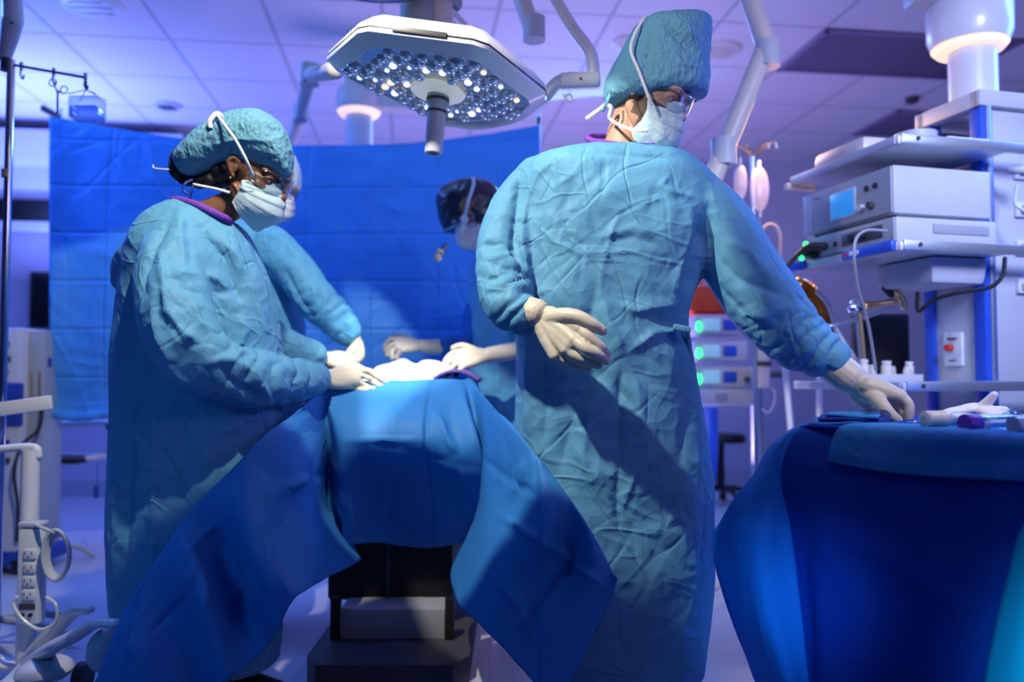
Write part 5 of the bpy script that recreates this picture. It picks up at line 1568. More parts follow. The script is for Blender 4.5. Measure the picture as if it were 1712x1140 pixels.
def head_vfs(H, female=False):
    R3 = H.to_3x3()
    out = []

    def E(c, r): out.append(ellip_vf(H @ Vector(c), r, R3, 24, 16))

    def T(pts, rr, n=12):
        s = H.to_scale().x
        out.append(tube_vf([H @ Vector(p) for p in pts], [x * s for x in rr], n=n, per=4))
    E((0, -.012, .030), (.074, .094, .088)); E((0, .034, -.035), (.060, .056, .078)); E((0, .036, -.015), (.066, .048, .05))
    jw = .048 if female else .053
    T([(-jw - .008, .0, -.055), (-jw + .006, .035, -.085), (0, .068, -.106), (jw - .006, .035, -.085), (jw + .008, .0, -.055)], [.018, .019, .020, .019, .018])
    E((0, .072, -.098), (.020, .018, .017))
    T([(-.050, .062, .022), (-.030, .083, .026), (0, .084, .020), (.030, .083, .026), (.050, .062, .022)], [.009, .0095, .010, .0095, .009])     # brow
    T([(0, .086, .012), (0, .100, -.012), (0, .110, -.030)], [.008, .010, .0125]); E((-.012, .099, -.034), (.010, .010, .009)); E((.012, .099, -.034), (.010, .010, .009))
    T([(-.05, .058, -.022), (-.036, .072, -.030), (-.026, .080, -.045)], [.014, .015, .012]); T([(.05, .058, -.022), (.036, .072, -.030), (.026, .080, -.045)], [.014, .015, .012])  # cheeks
    T([(-.022, .084, -.066), (0, .093, -.063), (.022, .084, -.066)], [.006, .008, .006]); T([(-.018, .083, -.075), (0, .090, -.076), (.018, .083, -.075)], [.006, .008, .006])  # lips
    for s in (-1, 1):
        T([(s * .074, -.004, .016), (s * .083, -.018, .020), (s * .086, -.026, .004), (s * .082, -.018, -.018), (s * .075, -.004, -.026)], [.0055, .006, .006, .006, .0065])
        E((s * .076, -.010, -.004), (.006, .012, .018))
        T([(s * .046, .071, .004), (s * .034, .083, .0085), (s * .019, .082, .003)], [.0045, .005, .0045], 10)      # upper lid
        T([(s * .046, .071, .0), (s * .034, .080, -.009), (s * .019, .080, -.004)], [.004, .0045, .004], 10)
    return out


def eyes(H, parent):
    for s in (-1, 1):
        c = H @ Vector((s * .033, .0705, .0))
        mb = MB(); mb.ball(c, .0125 * H.to_scale().x); e = mb.build('eyeball', M['eye'], parent)
        d = (H.to_3x3() @ Vector((0, 1, -.25))).normalized()
        mb = MB(); mb.ball(c + d * .0085, .0062); mb.build('iris', M['iris'], e)


def mask(H, parent, mat, nose=.118, wide=1.0, chin=-.128, tuck=.052, ang=1.32):
    """pleated surgical mask from the nose bridge to under the chin"""
    V, F = [], []
    nu, nv_ = 41, 34
    for j in range(nv_):
        v = j / (nv_ - 1)
        for i in range(nu):
            u = 2 * i / (nu - 1) - 1; au = abs(u)
            th = u * ang
            zt = .000 - .030 * au ** 1.5; zb = chin + .052 * au ** 1.6
            z = zt + (zb - zt) * v
            side = .071 * wide
            # forward reach: nose ridge at the top, bulge over mouth, tuck under the chin
            f = nose * (1 - .18 * (1 - v) ** 3) - tuck * max(0, v - .62) ** 1.1 / .38 ** 1.1 + .010 * math.sin(PI * min(1, v * 1.1))
            peak = 1 - .10 * (1 - math.exp(-(u / .28) ** 2)) * (1 - v)
            y = math.cos(th) * f * peak
            x = math.sin(th) * side * (1 + .05 * math.sin(PI * v))
            pl = .0035 * ((v * 5.2) % 1.0) * (1 - au ** 3) * (1 if .12 < v < .88 else 0)
            x *= 1 + pl / .08; y += pl
            # crumples gathered toward the ties
            y += .0025 * math.sin(u * 19 + v * 7) * au
            V.append(H @ Vector((x, y, z)))
    for j in range(nv_ - 1):
        for i in range(nu - 1):
            a = j * nu + i; F.append((a, a + 1, a + nu + 1, a + nu))
    o = mesh_from('surgical_mask', V, F, mat, parent); add_mod_solid(o, .0022, 1.0)
    # bound edges
    for jj in (0, nv_ - 1):
        ribbon('mask_binding', [Vector(V[jj * nu + i]) + (H.to_3x3() @ Vector((0, .0012, 0))) for i in range(0, nu, 4)], .008, M['strap'], o, .002, face=(H.to_3x3() @ Vector((0, .9, .4 if jj == 0 else -.4))))
    return o


def glasses(H, parent, reach=.112):
    V, F = [], []; nu, nv_ = 31, 9
    for j in range(nv_):
        v = j / (nv_ - 1)
        for i in range(nu):
            u = 2 * i / (nu - 1) - 1; th = u * 1.25
            z0 = .026 - .010 * abs(u) ** 3; z1 = -.030 + .016 * abs(u) ** 2 + .020 * math.exp(-(u / .14) ** 2)
            z = z0 + (z1 - z0) * v
            V.append(H @ Vector((math.sin(th) * .078, math.cos(th) * (reach + .003 * math.sin(PI * v)), z)))
    for j in range(nv_ - 1):
        for i in range(nu - 1):
            a = j * nu + i; F.append((a, a + 1, a + nu + 1, a + nu))
    o = mesh_from('safety_glasses', V, F, M['lens'], parent); add_mod_solid(o, .0018)
    mb = MB(); mb.tube([Vector(V[i]) for i in range(0, nu, 3)], .0016, n=6, per=2); mb.build('brow_rim', M['bottle'], o)
    mb = MB(); mb.tube([Vector(V[(nv_ - 1) * nu + i]) for i in range(0, nu, 3)], .0011, n=6, per=2); mb.build('lower_rim', M['bottle'], o)
    for s in (-1, 1):
        mb = MB(); mb.tube([H @ Vector((s * .074, .038, .014)), H @ Vector((s * .080, .0, .012)), H @ Vector((s * .080, -.03, -.004))], .0028, n=8, flat=((H.to_3x3() @ Vector((1, 0, 0))), .5)); mb.build('temple', M['bottle'], o)
    return o


def cap_mesh(rings, parent, mat, amp=.004, f=14, seed=0, n=64, voxel=.004, extra=None, stretch=(1, 1, 1)):
    vfs = [loft_rings(pxrings(rings, n))]
    if extra: vfs += extra
    o = fuse('surgical_cap', vfs, mat, parent, voxel, 3)
    wrinkle(o, amp, f, seed, stretch)
    wrinkle(o, amp * .30, f * 4, seed + 3, stretch)
    return o

# ================================================================== people
def gown_mesh(vfs, parent, mat, strokes, voxel=.0075, amp=.006, f=6, seed=0, scale=600, sleeves=(), smooth=4):
    """sleeves: [(polyline of px, reach in px, extra height)] where the cloth is gathered across the arm"""
    o = fuse('surgical_gown', vfs, mat, parent, voxel, smooth)
    me = o.data
    co, no = nv(me)
    h = crumple(co * np.array((1, 1, .55)), f, seed)
    h2 = crumple(co * np.array((1, 1, .8)), f * 2.6, seed + 9)
    setco(me, co + no * (amp * h + amp * .32 * h2)[:, None])
    if strokes: folds(me, strokes, scale)
    for pl, reach, ht, per in sleeves:
        co, no = nv(me); q = proj(co)
        best = np.full(len(co), 1e9); arc = np.zeros(len(co)); base = 0
        for a, b in zip(pl[:-1], pl[1:]):
            d, t, sd = seg_dist(q, a, b); L = math.dist(a, b)
            m = d < best; best = np.where(m, d, best); arc = np.where(m, base + t * L, arc); base += L
        env = np.clip(1.3 - best / reach, 0, 1)
        w = perlin(co * 9 + seed) * 2.2 + perlin(co * 20 + seed) * .8
        ph = arc / per * 2 * PI + w * 2.4
        dsp = (np.abs(np.sin(ph * .5)) ** .7 - .6) * ht * env * (.45 + .55 * np.clip(arc / base, 0, 1))
        setco(me, co + no * dsp[:, None])
    return o


def limb(pts, n=20, per=6, flat=None):
    return tube_vf([P(*p[:3]) for p in pts], [p[3] for p in pts], n=n, per=per, flat=flat)


def body_skin(parent, mat, H, neck, torso, arms, legs, voxel=.0045, female=False):
    v = head_vfs(H, female)
    v.append(tube_vf([H @ Vector((0, -.02, -.03)), H @ Vector((0, -.022, -.09)), Vector(neck)], [.056 if not female else .050, .052 if not female else .045, .062 if not female else .052], n=20))
    v.append(tube_vf([Vector(neck)] + [Vector(t[:3]) for t in torso], [.06] + [t[3] for t in torso], n=24, flat=((0, 1, 0), .8)))
    for a in arms: v.append(tube_vf([Vector(neck) + Vector((0, 0, -.08))] + [P(*p[:3]) for p in a], [.05] + [p[3] for p in a], n=14))
    for l in legs: v.append(tube_vf([Vector(p[:3]) for p in l], [p[3] for p in l], n=16))
    return fuse('body', v, mat, parent, voxel, 2)


def shoe(parent, x, y, yaw, mat):
    mb = MB(frame(x, y, 0, yaw)); V, F = tube_vf([(0, -.07, .05), (0, .0, .05), (0, .10, .038), (0, .17, .03)], [.042, .045, .044, .030], n=18, flat=((0, 0, 1), .95)); mb.vf(V, F)
    mb.box((0, .045, .012), (.085, .27, .022), .01)
    return mb.build('shoe', mat, parent)


def side(x, y, Y, h): return P(x, y, Y)


# ------------------------------------------------------------------ 1. the tallest person, centre right
D = 2.20
man = thing('person', (P(1035, 1200, D).x, D + .03, 0), 'person in blue gown and tall blue cap, head turned down, reaching to the instrument table', 'person')
Hm = headM(P(1089, 155, 2.24), (.76, -.50, -.52), 1.11)
nk = P(1040, 262, 2.27)
tor = [(P(1030, 420, 2.24).x, 2.24, P(0, 330, 2.24).z, .11), (P(1020, 480, 2.22).x, 2.22, P(0, 480, 2.22).z, .115), (P(1025, 640, 2.22).x, 2.22, P(0, 640, 2.22).z, .12)]
bd = body_skin(man, M['skin_light'], Hm, nk, tor,
               [[(905, 300, 2.24, .048), (842, 430, 2.15, .036), (848, 490, 2.09, .03), (882, 522, 2.02, .024)], [(1165, 310, 2.24, .048), (1245, 470, 2.16, .036), (1380, 597, 2.12, .027)]],
               [[(P(970, 0, 2.22).x, 2.22, .85, .085), (P(965, 0, 2.2).x, 2.20, .46, .055), (P(950, 0, 2.2).x, 2.22, .06, .038)], [(P(1085, 0, 2.22).x, 2.22, .85, .085), (P(1085, 0, 2.2).x, 2.19, .46, .055), (P(1080, 0, 2.2).x, 2.22, .06, .038)]], .0040)
# stubble on jaw and cheek
bd.data.materials.append(M['beard'])
Hi = Hm.inverted()
for p in bd.data.polygons:
    c = Hi @ p.center
    if c.z < -.022 and c.z > -.112 and c.y > .002 and not (c.z < -.07 and c.y < .035) and abs(c.x) > .022 and c.y < .085 and not (abs(c.x) > .074 and c.y < .012): p.material_index = 1
eyes(Hm, man)
for x in (955, 1075):
    b = P(x, 0, 2.2); shoe(man, b.x, 2.20, PI - (.25 if x > 1000 else -.15), M['black'])

mtorso = [(1000, 247, 1085, 252, .05, 2.30), (966, 250, 1112, 257, .085, 2.285), (922, 257, 1150, 266, .115, 2.25), (882, 272, 1183, 292, .13, 2.235), (868, 304, 1196, 314, .135, 2.23), (862, 360, 1198, 372, .142, 2.22), (862, 430, 1182, 440, .145, 2.21),
          (864, 500, 1152, 510, .145, 2.20), (865, 545, 1148, 552, .145, 2.20), (864, 600, 1158, 606, .15, 2.20), (863, 700, 1176, 706, .165, 2.21), (866, 800, 1190, 804, .18, 2.22), (874, 900, 1190, 903, .19, 2.22),
          (884, 1000, 1184, 1003, .195, 2.22), (900, 1085, 1174, 1090, .195, 2.22), (915, 1128, 1171, 1112, .19, 2.22)]
vf = [loft_rings(pxrings(mtorso, 72, 2.35))]
armL = [(905, 306, 2.24, .080), (868, 352, 2.22, .080), (845, 415, 2.16, .078), (842, 470, 2.10, .072), (852, 510, 2.06, .066), (870, 526, 2.03, .052)]
armR = [(1140, 325, 2.24, .095), (1195, 375, 2.22, .098), (1228, 430, 2.20, .100), (1278, 505, 2.17, .101), (1330, 562, 2.15, .084), (1372, 592, 2.13, .064), (1388, 601, 2.12, .052)]
vf += [limb(armL), limb(armR)]
strokes = [
    ([(938, 256), (900, 292), (880, 335), (873, 400)], .006, .006), ([(1150, 262), (1185, 300), (1199, 345), (1200, 385), (1188, 440)], .007, .006),
    ([(868, 270), (866, 330), (862, 400), (876, 470)], -.022, .016),
    ([(1182, 350), (1176, 410), (1166, 460), (1154, 500)], -.040, .026), ([(1156, 345), (1158, 390), (1140, 440), (1132, 480), (1150, 505)], .012, .016),
    ([(1006, 496), (1018, 540), (1046, 600)], .014, .016), ([(1000, 470), (985, 540), (975, 600)], -.010, .02), ([(1008, 498), (1060, 520), (1115, 512), (1155, 500)], .010, .016),
    ([(1150, 552), (1095, 556), (1050, 590)], .010, .013), ([(1150, 545), (1080, 530)], -.008, .01), ([(1040, 600), (1034, 700), (1033, 800), (1033, 900)], -.009, .008),
    ([(1020, 640), (985, 690), (975, 760), (1000, 840)], .014, .022), ([(1000, 600), (960, 690), (930, 800)], -.014, .030), ([(1060, 620), (1075, 720), (1095, 810)], .012, .022),
    ([(1135, 575), (1152, 680), (1135, 800)], -.008, .018), ([(1033, 870), (1004, 800), (990, 770)], .008, .009), ([(1033, 870), (1058, 800), (1070, 770)], .008, .009),
    ([(880, 580), (882, 660), (884, 740)], .012, .012), ([(905, 590), (912, 680), (905, 760)], -.012, .018),
    ([(985, 268), (958, 290), (930, 312)], .006, .006), ([(1010, 262), (1009, 300), (1006, 332)], -.006, .006), ([(1122, 288), (1104, 312), (1130, 322), (1165, 332)], .007, .006),
    ([(1038, 348), (1022, 390), (1008, 440), (1000, 520)], .006, .006), ([(930, 398), (965, 424), (1010, 424), (1090, 418)], .006, .006), ([(1065, 342), (1106, 330)], .006, .006),
    ([(960, 310), (940, 350), (955, 400), (975, 424)], -.006, .010), ([(950, 350), (965, 350)], .004, .01), ([(1010, 395), (1060, 380), (1100, 395)], .007, .014), ([(1010, 405), (1060, 396), (1100, 410)], -.006, .01),
    ([(965, 320), (990, 360), (1000, 400)], -.005, .01), ([(900, 330), (905, 400), (915, 470)], -.008, .016), ([(940, 246), (1010, 255), (1080, 262), (1140, 262)], -.006, .008),
    ([(800, 410), (840, 405), (868, 415)], -.012, .010), ([(805, 440), (850, 425), (882, 455)], .010, .008), ([(810, 470), (850, 455), (895, 470)], -.010, .008),
    ([(1210, 400), (1250, 420), (1300, 470)], .008, .012), ([(1200, 430), (1240, 470), (1330, 500)], -.010, .014), ([(1215, 520), (1280, 530), (1330, 505)], .010, .012), ([(1190, 470), (1240, 520), (1300, 580)], -.010, .014),
    ([(870, 640), (940, 655), (1010, 645)], .003, .006), ([(940, 560), (1000, 620), (1080, 700)], -.006, .02),
]
gm = gown_mesh(vf, man, M['gown'], strokes, 0.0065, .0070, 4.4, 3.0, 605, sleeves=[([(850, 400), (842, 470), (872, 528)], 46, .013, 26), ([(1290, 500), (1345, 570), (1390, 602)], 70, .013, 28)])
# cuffs gathered at the wrists
mb = MB(); mb.tube([P(862, 519, 2.05), P(877, 527, 2.02)], [.053, .044], n=24); mb.build('cuff', M['gown'], gm)
# purple neckline of the scrub under the gown
mb = MB(); pts = [P(981, 231, 2.25), P(997, 237, 2.205), P(1025, 241, 2.175), P(1055, 244, 2.165), P(1086, 244, 2.18), P(1102, 239, 2.23), P(1098, 233, 2.29), P(1045, 228, 2.35), P(992, 227, 2.31), P(981, 231, 2.25)]
mb.tube(pts, .0085, n=10, ends=False); mb.build('scrub_collar', M['scrub'], man)
mb = MB(); mb.box(P(1140, 549, 2.055), (.045, .02, .016), .004, rot=Matrix.Rotation(.2, 4, 'Y')); mb.tube([P(1128, 552, 2.07), P(1100, 556, 2.07)], .005, n=6); mb.tube([P(1148, 550, 2.09), P(1152, 575, 2.12), P(1156, 610, 2.14)], .007, n=8); mb.build('waist_tie', M['gown'], gm)

glove(man, hand_vfs([(862, 516, 2.05, .040), (880, 519, 2.02, .038), (897, 524, 2.0, .036)], (914, 535, 1.985, .036),
                    [(968, 549, 1.93), (960, 568, 1.925), (946, 584, 1.935), (928, 594, 1.955)],
                    [[(984, 562, 1.915), (1003, 579, 1.915), (1014, 592, 1.925)], [(980, 583, 1.905), (1000, 594, 1.91), (1013, 603, 1.925)], [(968, 598, 1.925), (988, 606, 1.93), (1001, 610, 1.945)], [(950, 606, 1.955), (968, 613, 1.96), (984, 615, 1.97)]],
                    [(938, 528, 1.95), (966, 530, 1.925), (989, 541, 1.915), (1006, 552, 1.92)], rf=.0125, rp=.019), wr=((884, 520, 2.0), (920, 538, 1.98), .0022), label='cream latex glove on the relaxed hand held before the waist')
glove(man, hand_vfs([(1372, 592, 2.14, .046), (1395, 612, 2.12, .045), (1420, 632, 2.10, .043)], (1446, 652, 2.08, .048),
                    [(1506, 662, 2.02), (1494, 672, 2.05), (1480, 680, 2.08), (1466, 686, 2.11)],
                    [[(1519, 676, 2.01), (1520, 693, 2.01), (1518, 707, 2.015)], [(1508, 684, 2.03), (1512, 698, 2.03), (1511, 707, 2.035)], [(1492, 694, 2.07), (1500, 701, 2.07), (1503, 706, 2.07)], [(1475, 695, 2.11), (1484, 702, 2.10), (1492, 706, 2.10)]],
                    [(1466, 668, 2.03), (1478, 682, 2.00), (1490, 694, 1.99), (1500, 703, 1.99)], rf=.0125, rp=.019), wr=((1375, 594, 2.13), (1432, 641, 2.09), .0011), label='cream latex glove reaching down onto the instrument table')
# instrument handles under the fingers
for k, (x, y, lab) in enumerate(((1459, 692, 'round dark metal cup under the palm of the reaching hand, left one'), (1477, 696, 'round steel-rimmed cup under the fingers of the reaching hand, right one'))):
    t = thing('steel_cup', P(x, 706, 1.97), lab, 'cup')
    c = P(x, y, 1.955)
    turned('cup', c, c + Vector((.35, .9, .05)), [(.013, 0), (.016, .002), (.016, .02), (.012, .03)], M['darkgrey'], t)
    turned('rim', c - Vector((0, .0015, 0)), c + Vector((.35, .9, .05)), [(.0135, 0), (.0165, .001), (.0165, .004)], M['steel'], t)

mk = mask(Hm, man, M['mask'], nose=.122, chin=-.160, tuck=.045, ang=1.16)
glasses(Hm, man)
cap = cap_mesh([(1026, 172, 1180, 160, .100, 2.25), (1014, 165, 1184, 151, .112, 2.25), (1010, 150, 1185, 132, .116, 2.255), (1018, 125, 1185, 100, .112, 2.26), (1034, 95, 1186, 72, .108, 2.26), (1050, 65, 1188, 50, .10, 2.26), (1064, 45, 1187, 36, .085, 2.26), (1084, 33, 1180, 29, .06, 2.26), (1108, 27, 1160, 27, .03, 2.26)], man, M['cap'], .006, 9, 2, n=72)
folds(cap.data, [([(1108, 35), (1130, 60), (1160, 90)], -.010, .008), ([(1125, 32), (1150, 50), (1168, 70)], .010, .010), ([(1095, 45), (1080, 100), (1078, 150)], -.006, .012), ([(1020, 135), (1060, 125), (1120, 135)], .003, .006)], 600)
# straps
def strap(parent, pts, w=.0085): return ribbon('mask_strap', [P(*p) for p in pts], w, M['strap'], parent)


strap(mk, [(1090, 176, 2.125), (1082, 156, 2.12), (1068, 118, 2.135), (1055, 85, 2.15), (1060, 60, 2.17), (1072, 38, 2.20), (1080, 26, 2.24)])
strap(mk, [(1084, 218, 2.12), (1060, 217, 2.13), (1032, 207, 2.18), (1018, 197, 2.22)])
strap(mk, [(1018, 197, 2.22), (1022, 180, 2.22), (1012, 176, 2.22), (1004, 182, 2.22), (980, 199, 2.22)], .012)
ribbon('cap_tie', [P(1020, 158, 2.20), (P(1014, 172, 2.19)), P(1007, 186, 2.20)], .010, M['cap'], cap)

# ------------------------------------------------------------------ 2. the person at the left, in profile
Dw = 2.35
wom = thing('person', (P(335, 1170, Dw).x, Dw, 0), 'person at left in blue gown and bun-shaped cap, in profile, both hands on the field', 'person')
Hw = headM(P(426, 291, 2.35), (.88, -.27, -.42), 1.08)
nk = P(325, 372, 2.36)
tor = [(P(320, 450, 2.35).x, 2.35, P(0, 450, 2.35).z, .115), (P(330, 560, 2.35).x, 2.35, P(0, 560, 2.35).z, .11), (P(330, 700, 2.35).x, 2.35, P(0, 700, 2.35).z, .12)]
bd = body_skin(wom, M['skin_brown'], Hw, nk, tor, [[(300, 420, 2.22, .045), (318, 590, 2.12, .035), (525, 634, 2.52, .024)], [(350, 420, 2.50, .045), (390, 505, 2.63, .035), (455, 570, 2.75, .03), (520, 597, 2.86, .024)]],
               [[(P(310, 0, 2.3).x, 2.28, .82, .08), (P(310, 0, 2.3).x, 2.28, .44, .05), (P(310, 0, 2.3).x, 2.28, .06, .036)], [(P(350, 0, 2.4).x, 2.44, .82, .08), (P(350, 0, 2.4).x, 2.44, .44, .05), (P(370, 0, 2.4).x, 2.44, .06, .036)]], .0042, True)
eyes(Hw, wom)
for x, y in ((330, 2.28), (385, 2.44)):
    b = P(x, 0, y); shoe(wom, b.x, y, -PI / 2, M['black'])
mb = MB(); v = [tube_vf([Hw @ Vector((.055, -.02, -.005)), Hw @ Vector((.05, -.06, -.03)), Hw @ Vector((.02, -.085, -.05))], [.025, .032, .03]), tube_vf([Hw @ Vector((-.05, -.05, -.02)), Hw @ Vector((.0, -.09, -.04)), Hw @ Vector((.03, -.10, -.01))], [.03, .035, .03]),
                tube_vf([P(300, 262, 2.35), P(298, 285, 2.35), P(306, 300, 2.35)], [.028, .026, .014]), tube_vf([P(306, 300, 2.35), P(330, 305, 2.34), P(352, 302, 2.32)], [.014, .018, .022])]
hr = fuse('hair', v, M['hair'], wom, .004, 2); wrinkle(hr, .004, 30, 5)
mb = MB(); mb.ball(P(385, 297, 2.262), .004); mb.build('earring', M['brass'], wom)
wt = [(293, 334, 352, 350, .075, 2.36), (262, 352, 384, 366, .13, 2.36), (238, 378, 408, 388, .165, 2.36), (222, 420, 428, 424, .18, 2.35), (210, 480, 450, 482, .175, 2.35), (200, 540, 463, 540, .165, 2.35),
      (193, 600, 470, 600, .165, 2.35), (196, 680, 469, 680, .175, 2.35), (194, 760, 464, 760, .185, 2.35), (193, 860, 465, 860, .195, 2.35), (196, 950, 468, 950, .20, 2.35), (201, 1035, 468, 1035, .20, 2.35), (208, 1108, 462, 1105, .195, 2.35)]
vf = [loft_rings(pxrings(wt, 72, 2.25))]
wa = [(296, 405, 2.24, .085), (285, 470, 2.17, .095), (300, 545, 2.12, .098), (335, 600, 2.12, .092), (400, 634, 2.20, .084), (460, 637, 2.33, .076), (505, 636, 2.47, .062), (526, 634, 2.54, .050)]
wb = [(340, 400, 2.48, .08), (380, 500, 2.62, .08), (450, 570, 2.74, .075), (520, 596, 2.85, .055)]
vf += [limb(wa), limb(wb), limb([(262, 400, 2.30, .06), (222, 440, 2.33, .055), (204, 470, 2.38, .03)])]
strokes = [
    ([(292, 352), (262, 402), (238, 455), (222, 530)], -.020, .018), ([(298, 348), (303, 400), (308, 450)], .008, .010), ([(314, 365), (318, 420), (320, 450)], -.006, .008),
    ([(326, 366), (352, 396), (380, 430), (396, 478), (404, 515)], -.024, .018), ([(348, 380), (390, 420), (420, 470), (440, 530), (455, 590)], .010, .014),
    ([(274, 452), (310, 458), (350, 462), (388, 480)], .012, .012), ([(280, 472), (320, 486), (350, 492), (392, 486)], -.010, .014),
    ([(262, 400), (272, 460), (280, 520), (310, 560), (340, 575)], .016, .012), ([(250, 480), (262, 560), (290, 620), (330, 660)], .010, .014), ([(320, 500), (335, 540), (370, 560)], .010, .012),
    ([(395, 520), (410, 550), (400, 590), (385, 610)], .012, .012), ([(330, 610), (380, 600), (420, 620), (460, 680)], .012, .012), ([(360, 600), (390, 640), (440, 670)], -.010, .012),
    ([(240, 640), (228, 700), (214, 800), (206, 1000)], -.014, .018), ([(262, 650), (258, 800), (256, 1000)], .012, .016), ([(300, 690), (310, 760), (300, 900)], -.008, .02),
    ([(215, 640), (222, 720), (236, 780)], .010, .012), ([(345, 690), (340, 800)], .004, .006), ([(400, 690), (395, 800)], .006, .014)]
gw = gown_mesh(vf, wom, M['gown'], strokes, .0068, .0065, 5.2, 17.0, 566, sleeves=[([(330, 600), (420, 636), (526, 634)], 60, .012, 34), ([(262, 420), (290, 500), (330, 600)], 60, .006, 60)])
glove(wom, hand_vfs([(518, 634, 2.52, .037), (532, 634, 2.57, .036)], (548, 633, 2.60, .034),
                    [(598, 620, 2.68), (598, 628, 2.66), (592, 637, 2.64), (582, 644, 2.63)],
                    [[(616, 620, 2.70), (632, 630, 2.70), (645, 638, 2.70)], [(614, 632, 2.68), (626, 640, 2.68), (636, 645, 2.68)], [(606, 642, 2.66), (616, 648, 2.66), (624, 650, 2.66)], [(594, 649, 2.65), (604, 652, 2.65), (612, 652, 2.65)]],
                    [(570, 618, 2.66), (588, 612, 2.69), (606, 618, 2.71), (620, 630, 2.71)]), wr=((520, 634, 2.52), (556, 632, 2.6), .0018), label='cream latex glove of the near hand')
sc_ = thing('needle_holder', P(612, 634, 2.7), 'small steel needle holder between the fingers at the field edge', 'instrument')
mb = MB(); c = P(612, 633, 2.655); mb.tube([c + Vector((.016 * math.cos(a), 0, .007 * math.sin(a) - .15 * .016 * math.cos(a))) for a in np.linspace(0, 2 * PI, 13)], .0022, n=6, per=2); mb.build('ring', M['chrome'], sc_)
mb = MB(); mb.tube([P(620, 636, 2.67), P(645, 643, 2.70), P(668, 638, 2.74)], .0025, n=8); mb.build('shaft', M['chrome'], sc_)
# second hand of the same person, beyond
glove(wom, hand_vfs([(505, 594, 2.83, .034), (528, 598, 2.88, .032)], (545, 600, 2.9, .030),
                    [(572, 596, 2.92), (574, 602, 2.90), (572, 608, 2.89), (566, 612, 2.88)],
                    [[(586, 600, 2.93), (592, 610, 2.93)], [(586, 606, 2.91), (590, 615, 2.91)], [(582, 611, 2.90), (586, 618, 2.90)], [(574, 615, 2.89), (578, 620, 2.89)]],
                    [(560, 594, 2.94), (576, 594, 2.95), (590, 602, 2.95)]), voxel=.0032)
mk = mask(Hw, wom, M['mask'], nose=.117, chin=-.140, tuck=.045)
glasses(Hw, wom)
capw = cap_mesh([(297, 266, 301, 280, .02, 2.35), (297, 255, 306, 291, .05, 2.35), (315, 238, 324, 297, .078, 2.35), (345, 213, 348, 294, .095, 2.35), (375, 195, 381, 288, .104, 2.35), (405, 187, 411, 286, .108, 2.34), (435, 185, 440, 289, .103, 2.33), (462, 199, 464, 294, .088, 2.32), (478, 222, 478, 297, .064, 2.31), (486, 248, 486, 292, .030, 2.30)], wom, M['cap'], .005, 8, 7, n=72, stretch=(.6, 1, 1.3))
folds(capw.data, [([(345, 245), (400, 232), (470, 238)], .005, .006), ([(430, 195), (462, 215), (480, 250)], .007, .008), ([(350, 265), (420, 258), (478, 268)], -.004, .006), ([(306, 285), (380, 278), (480, 288)], .003, .005)], 570)
strap(mk, [(424, 296, 2.245), (412, 268, 2.215), (395, 236, 2.205), (378, 212, 2.21), (366, 196, 2.235), (361, 188, 2.26)])
strap(mk, [(384, 322, 2.25), (362, 316, 2.255), (342, 312, 2.28), (322, 308, 2.30)])
ribbon('strap_knot', [P(352, 214, 2.24), P(351, 202, 2.24), P(362, 190, 2.24), P(370, 196, 2.25), P(360, 206, 2.25), P(352, 208, 2.25)], .014, M['strap'], mk)
ribbon('cap_tie', [P(322, 300, 2.30), P(310, 306, 2.28), P(306, 318, 2.28), P(316, 324, 2.28), P(322, 312, 2.28), P(318, 334, 2.29)], .006, M['navy_panel'], capw)
mb = MB(); mb.tube([P(299, 284, 2.33), P(278, 283, 2.33), P(258, 281, 2.33), P(256, 276, 2.33)], .0022, n=8); mb.build('hair_pin', M['white'], hr)
mb = MB(); mb.tube([P(282, 344, 2.34), P(292, 334, 2.30), P(322, 340, 2.26), P(350, 352, 2.25), P(378, 366, 2.27), P(384, 372, 2.33)], .011, n=10); mb.build('scrub_collar', M['scrub'], wom)

# ------------------------------------------------------------------ 3. the person behind the left one
Da = 3.10
as1 = thing('person', (P(420, 1000, Da).x, Da, 0), 'person in pale cap and white mask bending forward behind the left figure', 'person')
Ha = headM(P(457, 310, 3.12), (.72, -.50, -.48), 1.05)
nk = P(425, 372, 3.14)
tor = [(nk.x - .03, 3.13, P(0, 470, 3.1).z, .11), (nk.x - .03, 3.13, P(0, 600, 3.1).z, .12)]
body_skin(as1, M['skin_tan'], Ha, nk, tor, [[(430, 400, 3.02, .04), (520, 500, 2.98, .034), (588, 562, 3.0, .024)]], [[(nk.x - .1, 3.12, .85, .08), (nk.x - .1, 3.12, .06, .038)], [(nk.x + .08, 3.12, .85, .08), (nk.x + .08, 3.12, .06, .038)]], .006)
eyes(Ha, as1)
for dx in (-.1, .08): shoe(as1, nk.x + dx, 3.08, PI + .3, M['black'])
vf = [loft_rings(pxrings([(400, 370, 455, 378, .08, 3.13), (370, 385, 480, 398, .13, 3.12), (350, 420, 492, 428, .15, 3.12), (345, 500, 502, 505, .15, 3.12), (345, 600, 512, 600, .16, 3.12), (345, 700, 520, 700, .17, 3.12), (340, 820, 525, 820, .18, 3.12), (345, 930, 520, 930, .18, 3.12)], 56, 2.3)),
      limb([(452, 410, 3.04, .078), (495, 455, 2.98, .076), (528, 500, 2.96, .074), (560, 532, 2.98, .066), (583, 556, 3.0, .050)]),
      limb([(400, 420, 3.05, .07), (430, 520, 2.96, .07), (470, 585, 2.92, .06), (524, 600, 2.92, .042)])]
gown_mesh(vf, as1, M['gown_far'], [([(440, 385), (480, 405), (508, 440)], .012, .014), ([(470, 440), (500, 500), (530, 540)], -.014, .018), ([(560, 500), (590, 530), (596, 560)], .010, .012), ([(420, 400), (440, 470), (460, 540)], .012, .02)], .009, .008, 5.5, 27, 430,
          sleeves=[([(510, 480), (583, 556)], 50, .012, 22)])
